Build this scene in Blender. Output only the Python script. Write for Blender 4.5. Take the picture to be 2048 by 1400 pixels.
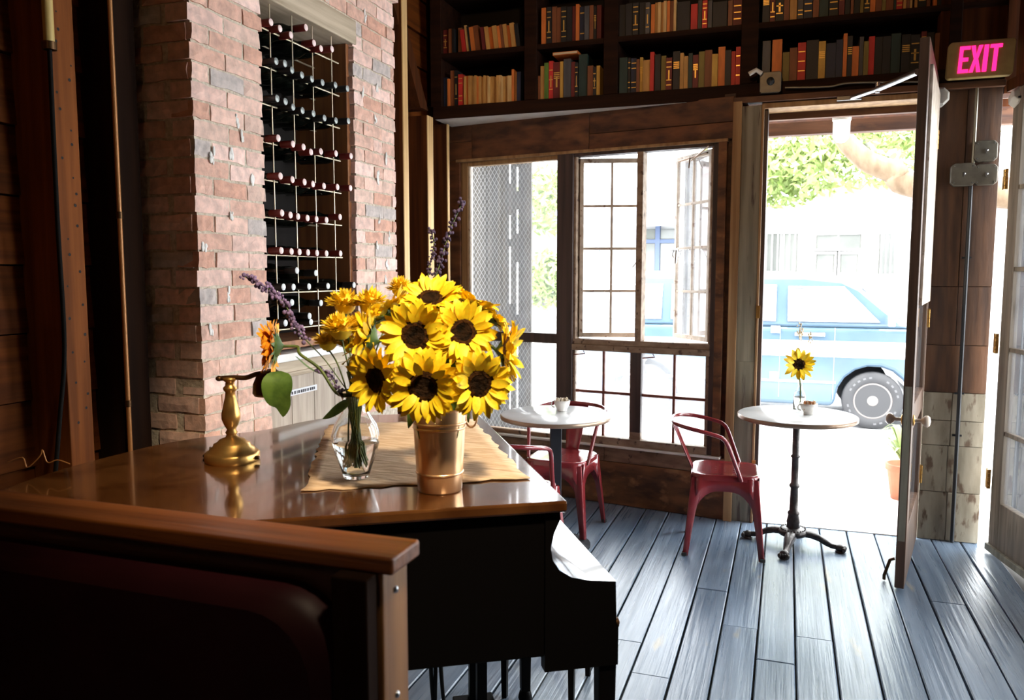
import bpy, math, random
from math import sin, cos, pi, radians as R
from mathutils import Vector, Matrix
random.seed(7)
for o in list(bpy.data.objects): bpy.data.objects.remove(o)
scene = bpy.context.scene
C = scene.collection

# ------------------------------------------------------------------ camera
EYE = Vector((0, 0, 1.53)); YAW = R(19); PITCH = R(5.45); FPX = 1593.0
cam = bpy.data.cameras.new('camera'); camo = bpy.data.objects.new('camera', cam); C.objects.link(camo)
camo.location = EYE; camo.rotation_euler = (pi/2 - PITCH, 0, YAW)
cam.sensor_width = 36; cam.lens = 36*FPX/2048; cam.clip_start = .05; cam.clip_end = 200
cam.dof.use_dof = True; cam.dof.focus_distance = 3.2; cam.dof.aperture_fstop = 5.0
scene.camera = camo
# ------------------------------------------------------------------ sky, sun, exposure
vs = scene.view_settings
vs.view_transform = 'Standard'; vs.look = 'None'; vs.gamma = 1; vs.use_curve_mapping = False
vs.exposure = 0.6
world = bpy.data.worlds.new('sky'); scene.world = world; world.use_nodes = True
bg = world.node_tree.nodes['Background']
bg.inputs[0].default_value = (.93, .97, 1.0, 1); bg.inputs[1].default_value = 10.0
sun = bpy.data.lights.new('sun', 'SUN'); sun.energy = 3.0; sun.angle = R(1.5); sun.color = (1, .95, .86)
suno = bpy.data.objects.new('sun', sun); C.objects.link(suno)
suno.rotation_euler = Vector((.35, .55, -1.0)).to_track_quat('-Z', 'Y').to_euler()
def portal(name, loc, normal, sx, sy):
    l = bpy.data.lights.new(name, 'AREA'); l.shape = 'RECTANGLE'; l.size = sx; l.size_y = sy
    l.cycles.is_portal = True
    o = bpy.data.objects.new(name, l); C.objects.link(o); o.location = loc
    o.rotation_euler = Vector(normal).to_track_quat('-Z', 'Z').to_euler(); return o
def room_lamp(name, loc, power, col, size):
    l = bpy.data.lights.new(name, 'POINT'); l.energy = power; l.color = col; l.shadow_soft_size = size
    o = bpy.data.objects.new(name, l); C.objects.link(o); o.location = loc; return o
portal('portal_door', (.27, 5.22, 1.3), (0, -1, 0), .95, 2.6)
portal('portal_window', (-1.2, 5.35, 1.35), (sin(R(9.5))*-1, -cos(R(9.5)), 0), 1.9, 2.1)
portal('portal_french', (1.45, 3.75, 1.35), (-.98, -.19, 0), 2.5, 2.5)
def spot_lamp(name, loc, aim, power, col, deg, size):
    l = bpy.data.lights.new(name, 'SPOT'); l.energy = power; l.color = col; l.spot_size = R(deg); l.spot_blend = .7; l.shadow_soft_size = size
    o = bpy.data.objects.new(name, l); C.objects.link(o); o.location = loc
    o.rotation_euler = (Vector(aim)-Vector(loc)).to_track_quat('-Z', 'Y').to_euler(); return o
portal('portal_added_transom', (1.48, 3.40, 2.99), (-.98, -.19, 0), 1.6, .75)  # guides sky light through the added transom
room_lamp('ceiling_bulb', (-.9, -1.3, 3.0), 6, (1, .50, .2), .12)
spot_lamp('added_spot_piano', (.30, .80, 3.25), (-.90, 1.85, 1.12), 300, (1, .80, .54), 41, .10)  # unseen spot added to brighten the bouquet and piano lid
spot_lamp('added_spot_books', (-.5, 2.3, 3.45), (-.9, 5.05, 2.9), 36, (1, .58, .26), 80, .08)  # added spot without a fixture, brightens the book spines

# ------------------------------------------------------------------ pixel helpers (2048 x 1400 frame)
_r = Vector((cos(YAW), sin(YAW), 0)); _f = Vector((-sin(YAW)*cos(PITCH), cos(YAW)*cos(PITCH), -sin(PITCH)))
_u = Vector((-sin(YAW)*sin(PITCH), cos(YAW)*sin(PITCH), cos(PITCH)))
def ray(x, y): return _r*((x-1024)/FPX) + _u*((700-y)/FPX) + _f
def P(x, y, z=None, X=None, Y=None, pl=None, d=None):
    v = ray(x, y)
    if d is not None: t = d
    elif z is not None: t = (z-EYE.z)/v.z
    elif X is not None: t = X/v.x
    elif Y is not None: t = Y/v.y
    else: t = (Vector(pl[0])-EYE).dot(Vector(pl[1]))/v.dot(Vector(pl[1]))
    return EYE + v*t

# ------------------------------------------------------------------ mesh builder
class MB:
    def __init__(s): s.v = []; s.f = []; s.sm = []
    def add(s, vs, fs, smooth=False):
        b = len(s.v); s.v += [tuple(q) for q in vs]
        for q in fs: s.f.append([b+i for i in q]); s.sm.append(smooth)
        return s
    def box(s, a, b, M=None):
        x0, y0, z0 = a; x1, y1, z1 = b
        vs = [(x0,y0,z0),(x1,y0,z0),(x1,y1,z0),(x0,y1,z0),(x0,y0,z1),(x1,y0,z1),(x1,y1,z1),(x0,y1,z1)]
        if M: vs = [M @ Vector(q) for q in vs]
        return s.add(vs, [(0,3,2,1),(4,5,6,7),(0,1,5,4),(1,2,6,5),(2,3,7,6),(3,0,4,7)])
    def hexa(s, vs):
        return s.add(vs, [(0,3,2,1),(4,5,6,7),(0,1,5,4),(1,2,6,5),(2,3,7,6),(3,0,4,7)])
    def prism(s, poly, fn, t0, t1):          # poly (a,b), fn(a,b,t)->xyz
        n = len(poly); vs = [fn(a,b,t0) for a,b in poly] + [fn(a,b,t1) for a,b in poly]
        return s.add(vs, [list(range(n))[::-1], list(range(n,2*n))] + [(i,(i+1)%n,n+(i+1)%n,n+i) for i in range(n)])
    def tube(s, pts, r, n=8, closed=False, cap=True, smooth=True):
        pts = [Vector(q) for q in pts]; m = len(pts); rr = r if isinstance(r, (list, tuple)) else [r]*m
        up = None; vs = []
        for i, q in enumerate(pts):
            if closed: t = (pts[(i+1)%m]-pts[i-1]).normalized()
            else: t = (pts[min(i+1,m-1)]-pts[max(i-1,0)]).normalized()
            if up is None: up = Vector((0,0,1)) if abs(t.z) < .9 else Vector((1,0,0))
            a = t.cross(up).normalized(); b = a.cross(t).normalized(); up = b
            for k in range(n):
                w = 2*pi*k/n; vs.append(q + a*(cos(w)*rr[i]) + b*(sin(w)*rr[i]))
        fs = []
        for i in range(m if closed else m-1):
            j = (i+1) % m
            for k in range(n): fs.append((i*n+k, i*n+(k+1)%n, j*n+(k+1)%n, j*n+k))
        s.add(vs, fs, smooth)
        if cap and not closed:
            s.add(vs[:n], [list(range(n))]); s.add(vs[-n:], [list(range(n))[::-1]])
        return s
    def lathe(s, prof, n=24, M=None, smooth=True, cap=True):   # prof [(r,z)]
        vs = []; fs = []
        for r_, z in prof:
            for k in range(n):
                w = 2*pi*k/n; q = Vector((r_*cos(w), r_*sin(w), z)); vs.append(M @ q if M else q)
        for i in range(len(prof)-1):
            for k in range(n): fs.append((i*n+k, i*n+(k+1)%n, (i+1)*n+(k+1)%n, (i+1)*n+k))
        s.add(vs, fs, smooth)
        if cap:
            if prof[0][0] > 1e-4: s.add(vs[:n], [list(range(n))[::-1]])
            if prof[-1][0] > 1e-4: s.add(vs[-n:], [list(range(n))])
        return s
    def blob(s, c, r, seg=6, rings=4):
        c = Vector(c); rx, ry, rz = r if isinstance(r, (tuple, list)) else (r, r, r)
        prof = [(sin(pi*i/rings), -cos(pi*i/rings)) for i in range(rings+1)]
        return s.lathe(prof, seg, Matrix.Translation(c) @ Matrix.Diagonal((rx, ry, rz, 1)), cap=False)
    def mesh(s, name):
        me = bpy.data.meshes.new(name); me.from_pydata(s.v, [], s.f)
        me.polygons.foreach_set('use_smooth', s.sm); me.update(); return me
    def build(s, name, m, parent=None, bevel=0, world=True, seg=2):
        o = bpy.data.objects.new(name, s.mesh(name)); C.objects.link(o)
        o.data.materials.append(M_[m] if isinstance(m, str) else m)
        if parent: put(o, parent, world)
        if bevel:
            b = o.modifiers.new('bevel', 'BEVEL'); b.width = bevel; b.segments = seg; b.limit_method = 'ANGLE'; b.angle_limit = R(40)
        return o
def root_basis(o):
    while o.parent: o = o.parent
    return o.matrix_basis
def put(o, parent, world=True):
    o.parent = parent
    if world and parent.parent is None: o.matrix_parent_inverse = parent.matrix_basis.inverted()
def tag(o, label=None, cat=None, group=None, kind=None):
    if label: o['label'] = label
    if cat: o['category'] = cat
    if group: o['group'] = group
    if kind: o['kind'] = kind
    return o
def thing(name, label, cat, loc=(0,0,0), rz=0, group=None, kind=None):
    o = bpy.data.objects.new(name, None); C.objects.link(o); o.empty_display_size = .05
    o.location = loc; o.rotation_euler = (0, 0, rz); return tag(o, label, cat, group, kind)
def shared(name, me, m, parent, M):          # a part from shared mesh data; M local to the parent
    o = bpy.data.objects.new(name, me); C.objects.link(o); o.parent = parent; o.matrix_basis = M
    if not me.materials: me.materials.append(M_[m])
    return o
def copy_tree(o, parent=None):
    c = o.copy(); C.objects.link(c)
    if parent: c.parent = parent; c.matrix_parent_inverse = o.matrix_parent_inverse
    for ch in [q for q in o.children]: copy_tree(ch, c)
    return c
def smooth_path(pts, k=6):                   # Catmull-Rom
    pts = [Vector(q) for q in pts]; out = []
    for i in range(len(pts)-1):
        p0 = pts[max(i-1,0)]; p1 = pts[i]; p2 = pts[i+1]; p3 = pts[min(i+2,len(pts)-1)]
        for j in range(k):
            t = j/k
            out.append(.5*((2*p1)+(p2-p0)*t+(2*p0-5*p1+4*p2-p3)*t*t+(3*p1-p0-3*p2+p3)*t**3))
    return out + [pts[-1]]

# ------------------------------------------------------------------ materials
M_ = {}
def mat(name, a, b=None, scale=(6,6,6), detail=5, rough=.5, metal=0, bump=0, rnd=0, coat=0, spec=.5,
        c=None, cscale=None, cpos=(.62,.68), ramp=(.35,.65), rrnd=None, emit=None, rvar=0, bscale=None, dist=0, cramp=None):
    m = bpy.data.materials.new(name); m.use_nodes = True; nt = m.node_tree; N = nt.nodes; L = nt.links
    p = N['Principled BSDF']; p.inputs['Roughness'].default_value = rough; p.inputs['Metallic'].default_value = metal
    p.inputs['Specular IOR Level'].default_value = spec
    if coat: p.inputs['Coat Weight'].default_value = coat; p.inputs['Coat Roughness'].default_value = .06
    tc = N.new('ShaderNodeTexCoord'); oi = N.new('ShaderNodeObjectInfo')
    def noise(sc, det=detail):
        off = N.new('ShaderNodeVectorMath'); off.operation = 'MULTIPLY_ADD'
        mp = N.new('ShaderNodeMapping'); mp.inputs['Scale'].default_value = sc
        L.new(tc.outputs['Object'], mp.inputs[0])
        cmb = N.new('ShaderNodeCombineXYZ')
        for i in range(3): L.new(oi.outputs['Random'], cmb.inputs[i])
        off.inputs[1].default_value = (37, 53, 71); L.new(cmb.outputs[0], off.inputs[0]); L.new(mp.outputs[0], off.inputs[2])
        n = N.new('ShaderNodeTexNoise'); n.inputs['Scale'].default_value = 1; n.inputs['Detail'].default_value = det
        n.inputs['Distortion'].default_value = dist
        L.new(off.outputs[0], n.inputs['Vector']); return n
    col = None
    if b is not None:
        n = noise(scale); rp = N.new('ShaderNodeValToRGB')
        rp.color_ramp.elements[0].position = ramp[0]; rp.color_ramp.elements[1].position = ramp[1]
        rp.color_ramp.elements[0].color = (*a, 1); rp.color_ramp.elements[1].color = (*b, 1)
        L.new(n.outputs['Fac'], rp.inputs[0]); col = rp.outputs[0]
    if rrnd:                                  # base colour picked per object
        rp = N.new('ShaderNodeValToRGB'); cr = rp.color_ramp; cr.interpolation = 'CONSTANT' if len(rrnd) > 6 else 'LINEAR'
        for i, q in enumerate(rrnd):
            e = cr.elements[i] if i < 2 else cr.elements.new(i/len(rrnd))
            e.position = i/len(rrnd); e.color = (*q, 1)
        L.new(oi.outputs['Random'], rp.inputs[0])
        if col is not None:
            mx = N.new('ShaderNodeMix'); mx.data_type = 'RGBA'; mx.blend_type = 'MULTIPLY'; mx.inputs[0].default_value = 1
            L.new(rp.outputs[0], mx.inputs[6]); L.new(col, mx.inputs[7]); col = mx.outputs[2]
        else: col = rp.outputs[0]
    if c is not None:
        n2 = noise(cscale or scale, 6); r2 = N.new('ShaderNodeValToRGB')
        r2.color_ramp.elements[0].position = cpos[0]; r2.color_ramp.elements[1].position = cpos[1]
        L.new(n2.outputs['Fac'], r2.inputs[0])
        mx = N.new('ShaderNodeMix'); mx.data_type = 'RGBA'; L.new(r2.outputs[0], mx.inputs[0])
        if col is not None: L.new(col, mx.inputs[6])
        else: mx.inputs[6].default_value = (*a, 1)
        mx.inputs[7].default_value = (*c, 1); col = mx.outputs[2]
    if rnd:
        h = N.new('ShaderNodeHueSaturation'); mr = N.new('ShaderNodeMapRange')
        mr.inputs[3].default_value = 1-rnd; mr.inputs[4].default_value = 1+rnd
        L.new(oi.outputs['Random'], mr.inputs[0]); L.new(mr.outputs[0], h.inputs['Value'])
        if col is not None: L.new(col, h.inputs['Color'])
        else: h.inputs['Color'].default_value = (*a, 1)
        col = h.outputs[0]
    if col is not None: L.new(col, p.inputs['Base Color'])
    else: p.inputs['Base Color'].default_value = (*a, 1)
    if bump or rvar:
        nb = noise(bscale or scale, 6)
        if bump:
            bp = N.new('ShaderNodeBump'); bp.inputs['Strength'].default_value = bump; bp.inputs['Distance'].default_value = .01
            L.new(nb.outputs['Fac'], bp.inputs['Height']); L.new(bp.outputs[0], p.inputs['Normal'])
        if rvar:
            mr = N.new('ShaderNodeMapRange'); mr.inputs[3].default_value = max(.02, rough-rvar); mr.inputs[4].default_value = rough+rvar
            L.new(nb.outputs['Fac'], mr.inputs[0]); L.new(mr.outputs[0], p.inputs['Roughness'])
    if emit:
        p.inputs['Emission Color'].default_value = (*emit[0], 1); p.inputs['Emission Strength'].default_value = emit[1]
    M_[name] = m; return m
def pane_mat(name, veil, tint=(1,1,1)):
    m = bpy.data.materials.new(name); m.use_nodes = True; nt = m.node_tree; N = nt.nodes; L = nt.links
    N.remove(N['Principled BSDF']); out = N['Material Output']
    t = N.new('ShaderNodeBsdfTransparent'); t.inputs[0].default_value = (*tint, 1)
    g = N.new('ShaderNodeBsdfGlossy'); g.inputs['Roughness'].default_value = .02
    tr = N.new('ShaderNodeBsdfTranslucent'); tr.inputs[0].default_value = (.9,.93,1,1)
    fr = N.new('ShaderNodeFresnel'); fr.inputs[0].default_value = 1.35
    m1 = N.new('ShaderNodeMixShader'); L.new(fr.outputs[0], m1.inputs[0]); L.new(t.outputs[0], m1.inputs[1]); L.new(g.outputs[0], m1.inputs[2])
    m2 = N.new('ShaderNodeMixShader'); L.new(m1.outputs[0], m2.inputs[1]); L.new(tr.outputs[0], m2.inputs[2])
    tc = N.new('ShaderNodeTexCoord'); n = N.new('ShaderNodeTexNoise'); n.inputs['Scale'].default_value = 9; n.inputs['Detail'].default_value = 6
    L.new(tc.outputs['Object'], n.inputs['Vector']); mr = N.new('ShaderNodeMapRange')
    mr.inputs[3].default_value = veil*.5; mr.inputs[4].default_value = veil*1.5
    L.new(n.outputs['Fac'], mr.inputs[0]); L.new(mr.outputs[0], m2.inputs[0]); L.new(m2.outputs[0], out.inputs[0])
    M_[name] = m
def glass_mat(name, col, ior=1.45, rough=0):
    m = bpy.data.materials.new(name); m.use_nodes = True; p = m.node_tree.nodes['Principled BSDF']
    p.inputs['Base Color'].default_value = (*col, 1); p.inputs['Transmission Weight'].default_value = 1
    p.inputs['IOR'].default_value = ior; p.inputs['Roughness'].default_value = rough; M_[name] = m
pane_mat('window_glass', .10); pane_mat('clear_glass', .03)
glass_mat('vase_glass', (.97,.98,.97), 1.45); glass_mat('water', (.95,.97,.93), 1.33)
YG = (28, 1.2, 28); XG = (1.2, 28, 28); ZG = (28, 28, 1.2)
mat('floor_paint', (.095,.14,.205), (.205,.265,.345), (22,1.3,22), rough=.30, rvar=.12, bump=.25, rnd=.12, c=(.30,.27,.20), cscale=(9,2.2,9), cpos=(.66,.74), bscale=(60,2,60))
mat('subfloor', (.018,.014,.010), rough=.9)
mat('stud_orange', (.12,.034,.007), (.22,.066,.013), ZG, rough=.7, spec=.12, bump=.2)
mat('dark_wood_y', (.075,.018,.003), (.16,.042,.006), YG, rough=.7, spec=.12, bump=.15, rnd=.2)
mat('dark_wood_x', (.035,.012,.005), (.085,.030,.012), XG, rough=.55, bump=.2, rnd=.2)
mat('dark_wood_z', (.035,.010,.003), (.085,.024,.006), ZG, rough=.7, spec=.12, bump=.15, rnd=.2)
mat('shelf_wood', (.012,.004,.002), (.026,.009,.004), XG, rough=.7, spec=.12, bump=.1)
mat('lit_stud_wood', (.52,.32,.13), (.72,.50,.24), ZG, rough=.7, bump=.15, rnd=.1)  # daylight painted in: pale wood for the lit sides of far studs
mat('black_wood', (.010,.004,.002), (.018,.007,.003), ZG, rough=.8, spec=.08)
mat('header_wood', (.05,.017,.008), (.17,.065,.025), (2,30,16), rough=.6, bump=.3, rnd=.2, c=(.20,.085,.03), cscale=(5,9,9), cpos=(.55,.75))
mat('panel_wood', (.055,.022,.010), (.20,.085,.03), (4,18,14), rough=.6, bump=.4, rnd=.15, c=(.30,.15,.06), cscale=(9,14,14), cpos=(.58,.72))
mat('sill_wood', (.13,.07,.04), (.30,.19,.12), (3,22,22), rough=.6, bump=.3, c=(.06,.03,.02), cscale=(18,20,20), cpos=(.62,.68))
mat('frame_dark', (.035,.025,.025), (.075,.050,.045), ZG, rough=.5, bump=.15)
mat('frame_peel', (.22,.15,.10), (.38,.29,.21), (10,22,22), rough=.6, bump=.35, c=(.08,.045,.03), cscale=(26,30,20), cpos=(.60,.66))
mat('sash_white', (.42,.34,.26), (.60,.52,.43), (20,20,20), rough=.55, bump=.2, c=(.22,.13,.08), cscale=(30,30,18), cpos=(.62,.68))
mat('muntin_red', (.16,.035,.02), (.26,.09,.06), (20,20,20), rough=.5, bump=.2)
mat('jamb_grey', (.15,.135,.10), (.27,.25,.19), ZG, rough=.65, bump=.3, c=(.07,.05,.04), cscale=(30,30,3), cpos=(.62,.70))
mat('trim_tan', (.24,.13,.055), (.40,.25,.12), ZG, rough=.6, bump=.2)
mat('white_paint', (.72,.70,.66), (.85,.83,.80), (8,8,8), rough=.5, bump=.1)
mat('door_wood', (.06,.028,.014), (.13,.07,.040), ZG, rough=.5, bump=.25, rnd=.1)
mat('french_wood', (.11,.085,.06), (.22,.175,.13), ZG, rough=.55, bump=.25, c=(.05,.035,.02), cscale=(18,18,2), cpos=(.6,.7))
mat('patch_brown', (.045,.018,.007), (.12,.052,.022), (22,22,2.5), rough=.65, bump=.35, rnd=.18)
mat('patch_pale', (.22,.185,.13), (.36,.31,.23), (16,16,4), rough=.7, bump=.4, rnd=.1, c=(.12,.075,.045), cscale=(26,26,9), cpos=(.56,.66))
mat('brick', (.78,.76,.74), (1.1,1.05,1.02), (26,26,26), rough=.85, bump=.6, rnd=.08, c=(.62,.57,.50), cscale=(11,11,11), cpos=(.70,.74),
    rrnd=[(.76,.50,.41),(.72,.46,.37),(.80,.57,.50),(.74,.54,.46),(.66,.39,.30),(.54,.49,.47),(.78,.55,.47),(.72,.50,.42),(.82,.61,.55)])
mat('mortar', (.46,.38,.29), (.66,.58,.47), (60,60,60), rough=.95, bump=.8, bscale=(45,45,45))
mat('lintel_wood', (.36,.28,.19), (.56,.46,.34), (28,1.6,28), rough=.7, bump=.3)
mat('cupboard_wood', (.34,.27,.21), (.50,.42,.34), (26,26,2.2), rough=.7, bump=.3, c=(.62,.42,.15), cscale=(9,9,9), cpos=(.72,.75))
mat('steel_rod', (.75,.66,.48), rough=.3, metal=.8)
mat('rack_frame', (.20,.07,.025), (.34,.13,.04), ZG, rough=.5)
mat('rack_dark', (.006,.003,.002), rough=.8)
mat('bottle_glass', (.006,.008,.006), rough=.12)
mat('foil_red', (.16,.012,.010), rough=.35, rnd=.2); mat('foil_red_end', (.95,.74,.71), rough=.5)
mat('foil_black', (.012,.012,.014), rough=.35); mat('foil_grey_end', (.42,.46,.45), rough=.4, metal=.3); mat('foil_white_end', (.80,.84,.84), rough=.4)
mat('piano_top', (.050,.016,.004), (.105,.040,.011), (6,6,6), rough=.16, rvar=.05, coat=.6, dist=1)
mat('piano_black', (.003,.0025,.0025), rough=.45, spec=.06)
mat('piano_gloss', (.012,.009,.010), rough=.13, coat=1)
mat('brass', (.70,.42,.13), (.58,.32,.09), (9,9,9), rough=.33, metal=.9)
mat('dark_brass', (.10,.05,.02), rough=.4, metal=.8)
mat('booth_wood', (.10,.027,.004), (.21,.064,.011), (1.5,34,34), rough=.42, bump=.2, dist=.4)
mat('booth_post', (.19,.075,.02), (.37,.17,.05), (30,30,1.6), rough=.45, bump=.2, dist=.4)
mat('vinyl_maroon', (.020,.002,.004), (.026,.003,.005), (9,9,9), rough=.5, spec=.25, bump=.08)
mat('steel', (.55,.56,.58), rough=.3, metal=1)
mat('linen', (.56,.38,.23), (.74,.55,.37), (14,60,14), rough=.9, bump=.5, c=(.40,.25,.14), cscale=(7,30,7), cpos=(.60,.70))
mat('copper', (.93,.60,.34), (.88,.53,.28), (7,7,2), rough=.30, metal=.75)
mat('petal', (.98,.62,.010), (1.0,.78,.02), (9,9,9), rough=.55, rnd=.07, ramp=(.3,.7))
mat('petal_orange_lit', (.80,.27,.012), (.92,.42,.02), (9,9,9), rough=.55, rnd=.1)  # orange light on the drooping flower, put into its petal colour
mat('flower_disc', (.007,.004,.002), (.030,.014,.006), (55,55,55), rough=.9, spec=.1, bump=1, bscale=(120,120,120))
mat('flower_disc_ring', (.014,.006,.002), (.075,.028,.006), (90,90,90), rough=.9, spec=.1, bump=1)
mat('leaf_green', (.035,.085,.012), (.11,.20,.03), (22,22,22), rough=.5, bump=.2)
mat('stem_green', (.05,.09,.015), (.13,.17,.035), (30,30,5), rough=.5)
mat('mum_yellow', (.80,.52,.015), (.95,.68,.03), (20,20,20), rough=.6)
mat('lavender', (.10,.07,.16), (.26,.18,.36), (40,40,40), rough=.7); mat('lavender_dark', (.035,.02,.06), (.08,.05,.11), (40,40,40), rough=.7)
mat('marble', (.80,.82,.83), (.90,.91,.91), (5,5,5), rough=.16, detail=8, dist=1.2)
mat('table_edge', (.40,.28,.20), rough=.3, metal=.5)
mat('iron', (.045,.040,.040), (.09,.08,.075), (40,40,40), rough=.38, metal=.5, bump=.3)
mat('black_steel', (.02,.022,.028), rough=.35)
mat('chair_red', (.23,.022,.028), (.29,.035,.040), (8,8,8), rough=.18, coat=.6)
mat('porcelain', (.80,.77,.72), rough=.15)
mat('sugar_paper', (.72,.60,.42), (.85,.78,.66), (30,30,30), rough=.8); mat('sugar_brown', (.42,.17,.06), rough=.8)
mat('exit_plate', (.38,.27,.10), (.44,.32,.12), (30,30,30), rough=.5)
mat('exit_letter', (.9,.02,.20), rough=.4, emit=((1,.02,.22), 1.3))
mat('plastic_white', (.62,.60,.55), rough=.4); mat('box_grey', (.12,.11,.088), (.16,.145,.118), (30,30,30), rough=.45, metal=.4)
mat('conduit_dark', (.02,.022,.026), rough=.4); mat('conduit_grey', (.34,.32,.26), rough=.35, metal=.7)
mat('pipe_copper', (.40,.17,.05), rough=.4, metal=.3); mat('pipe_yellow', (.52,.37,.12), rough=.5)
mat('porcelain_knob', (.75,.62,.50), rough=.15)
mat('cable', (.008,.007,.006), rough=.8, spec=.08); mat('paper_plaque', (.66,.66,.68), rough=.6); mat('ink', (.02,.02,.03), rough=.6)
mat('sidewalk', (.58,.56,.53), (.70,.68,.65), (5,5,5), rough=.85, bump=.2); mat('asphalt', (.30,.30,.31), (.40,.40,.41), (12,12,12), rough=.9)
mat('van_blue', (.07,.115,.165), (.085,.135,.185), (2,2,2), rough=.2, coat=.5); mat('van_white', (.82,.84,.85), rough=.25, coat=.4)
mat('van_glass', (.12,.13,.15), (.26,.27,.29), (1.5,1.5,2.5), rough=.35, spec=.15); mat('van_trim', (.70,.71,.73), rough=.2, metal=.8)
mat('rubber', (.045,.045,.048), rough=.8); mat('hub', (.26,.23,.215), rough=.45, metal=.3); mat('tyre_mark', (.11,.11,.115), rough=.7); mat('hub_hole', (.06,.05,.05), rough=.7)
mat('stucco', (.50,.49,.47), (.55,.54,.52), (4,4,4), rough=.9); mat('roof_red', (.26,.085,.07), (.30,.11,.09), (3,9,9), rough=.8)
mat('far_glass', (.10,.105,.10), (.17,.175,.165), (.8,.8,.8), rough=.15); mat('shop_blue', (.07,.10,.18), rough=.5); mat('awning', (.13,.155,.20), (.15,.18,.23), (3,3,3), rough=.8)
mat('bark', (.13,.085,.05), (.19,.135,.085), (14,14,4), rough=.9, bump=.5); mat('bark_pale', (.17,.165,.15), (.22,.215,.20), (14,14,4), rough=.9)
mat('foliage', (.15,.22,.05), (.30,.37,.12), (3,3,3), rough=.6, rnd=.1)
mat('terracotta', (.34,.12,.06), (.40,.16,.085), (8,8,8), rough=.8)
mat('fence_board', (.030,.026,.021), (.085,.075,.062), ZG, rough=.8, bump=.3, rnd=.2); mat('wire', (.30,.29,.27), rough=.5, metal=.3)
mat('lamp_globe', (.9,.88,.82), rough=.25, emit=((1,.93,.82), 1.2))
mat('ceiling_wood', (.020,.009,.005), (.040,.018,.009), YG, rough=.7)
# ================================================================== SETTING
def structure(name, label, cat=None):
    return thing(name, label, cat or name.split('_')[0], kind='structure')
# ---- floor: sub-floor and single painted planks
fl = MB().box((-2.6,-3.1,-.12),(3.0,5.05,-.028)).box((-2.6,5.05,-.12),(1.2,5.45,-.028)).build('floor', 'subfloor')
tag(fl, 'blue-grey painted plank floor with dark open seams', 'floor', kind='structure')
PW = .151; X0 = .078
rnd = random.Random(3)
for i in range(-17, 17):
    xa = X0 + i*PW; xb = xa + PW
    ye = 5.36 if xa < -.32 else 5.10
    if xa > 1.0: ye = 4.95 - (xa-1.067+.1)/.194
    if ye < -2.5: continue
    cuts = [ye]; y = ye - rnd.uniform(.9, 2.6)
    while y > -2.2: cuts.append(y); y -= rnd.uniform(1.6, 2.8)
    cuts.append(-3.0)
    for a, b in zip(cuts[:-1], cuts[1:]):
        g = .0055; x0 = xa+g*.5+rnd.uniform(0,.0025); x1 = xb-g*.5-rnd.uniform(0,.0025); y0 = b+.0015; y1 = a-.0015
        zt = rnd.uniform(-.0015,.0015); ch = .004
        v = [(x0,y0,-.028),(x1,y0,-.028),(x1,y1,-.028),(x0,y1,-.028),(x0,y0,zt-ch),(x1,y0,zt-ch),(x1,y1,zt-ch),(x0,y1,zt-ch),
             (x0+ch,y0+.002,zt),(x1-ch,y0+.002,zt),(x1-ch,y1-.002,zt),(x0+ch,y1-.002,zt)]
        MB().add(v, [(0,1,5,4),(1,2,6,5),(2,3,7,6),(3,0,4,7),(4,5,9,8),(5,6,10,9),(6,7,11,10),(7,4,8,11),(8,9,10,11)]).build('plank','floor_paint',fl)
# ---- ceiling and hidden rear
ce = tag(MB().box((-2.7,-3.2,3.62),(3.2,5.5,3.75)).build('ceiling','ceiling_wood'), 'dark wooden ceiling above the bookcase', 'ceiling', kind='structure')
for k in range(5): MB().box((-2.45+k*1.1,-3.0,3.46),(-2.33+k*1.1,5.0,3.62)).build('joist','ceiling_wood',ce)
tag(MB().box((-2.6,-3.2,0),(3.2,-3.05,3.62)).build('wall_rear','dark_wood_x'), 'dark wooden wall behind the seating', 'wall', kind='structure')
# ---- left wall: wide horizontal boards with studs
XL = -2.42
wl_ = tag(MB().box((XL-.14,-3.1,0),(XL-.03,5.6,3.62)).build('wall_left','black_wood'), 'wall of wide dark boards with exposed studs', 'wall', kind='structure')
k = -8
while 1.79+.228*k < 3.6:
    z0 = max(.0, 1.79+.228*k); z1 = min(3.6, 1.79+.228*(k+1)-.006); k += 1
    if z1 < .2: continue
    MB().hexa([(XL-.03,-3.0,z0),(XL+.012,-3.0,z0),(XL+.012,5.45,z0),(XL-.03,5.45,z0),(XL-.03,-3.0,z1),(XL-.004,-3.0,z1),(XL-.004,5.45,z1),(XL-.03,5.45,z1)]).build('board','dark_wood_y',wl_)
def stud(y0, y1, xf, m, z0=0, z1=3.5): return MB().box((XL,y0,z0),(xf,y1,z1)).build('stud', m, wl_, bevel=.003)
sA = stud(2.0,2.095,-2.25,'stud_orange')
holes = MB()
for i in range(46):
    z = 1.02+i*.052+rnd.uniform(-.012,.012); y = rnd.choice((2.022,2.030,2.075,2.068))+rnd.uniform(-.005,.005)
    holes.lathe([(0,-.001),(rnd.uniform(.003,.006),.0012)],7,Matrix.Translation((-2.25,y,z))@Matrix.Rotation(pi/2,4,'Y'),cap=True)
tag(holes.build('nail_holes','rack_dark',sA), kind='stuff')
stud(2.27,2.38,-2.27,'black_wood'); stud(1.2,1.29,-2.25,'dark_wood_z'); stud(.3,.39,-2.25,'dark_wood_z'); stud(-.7,-.61,-2.25,'dark_wood_z')
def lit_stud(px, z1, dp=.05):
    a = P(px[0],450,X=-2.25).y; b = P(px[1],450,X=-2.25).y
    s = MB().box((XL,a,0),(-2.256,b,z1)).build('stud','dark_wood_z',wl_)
    MB().box((-2.256,a+.001,0),(-2.25,b-.001,z1)).build('stud_face','lit_stud_wood',s)  # pale plate paints the lit side onto a dark stud
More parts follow.
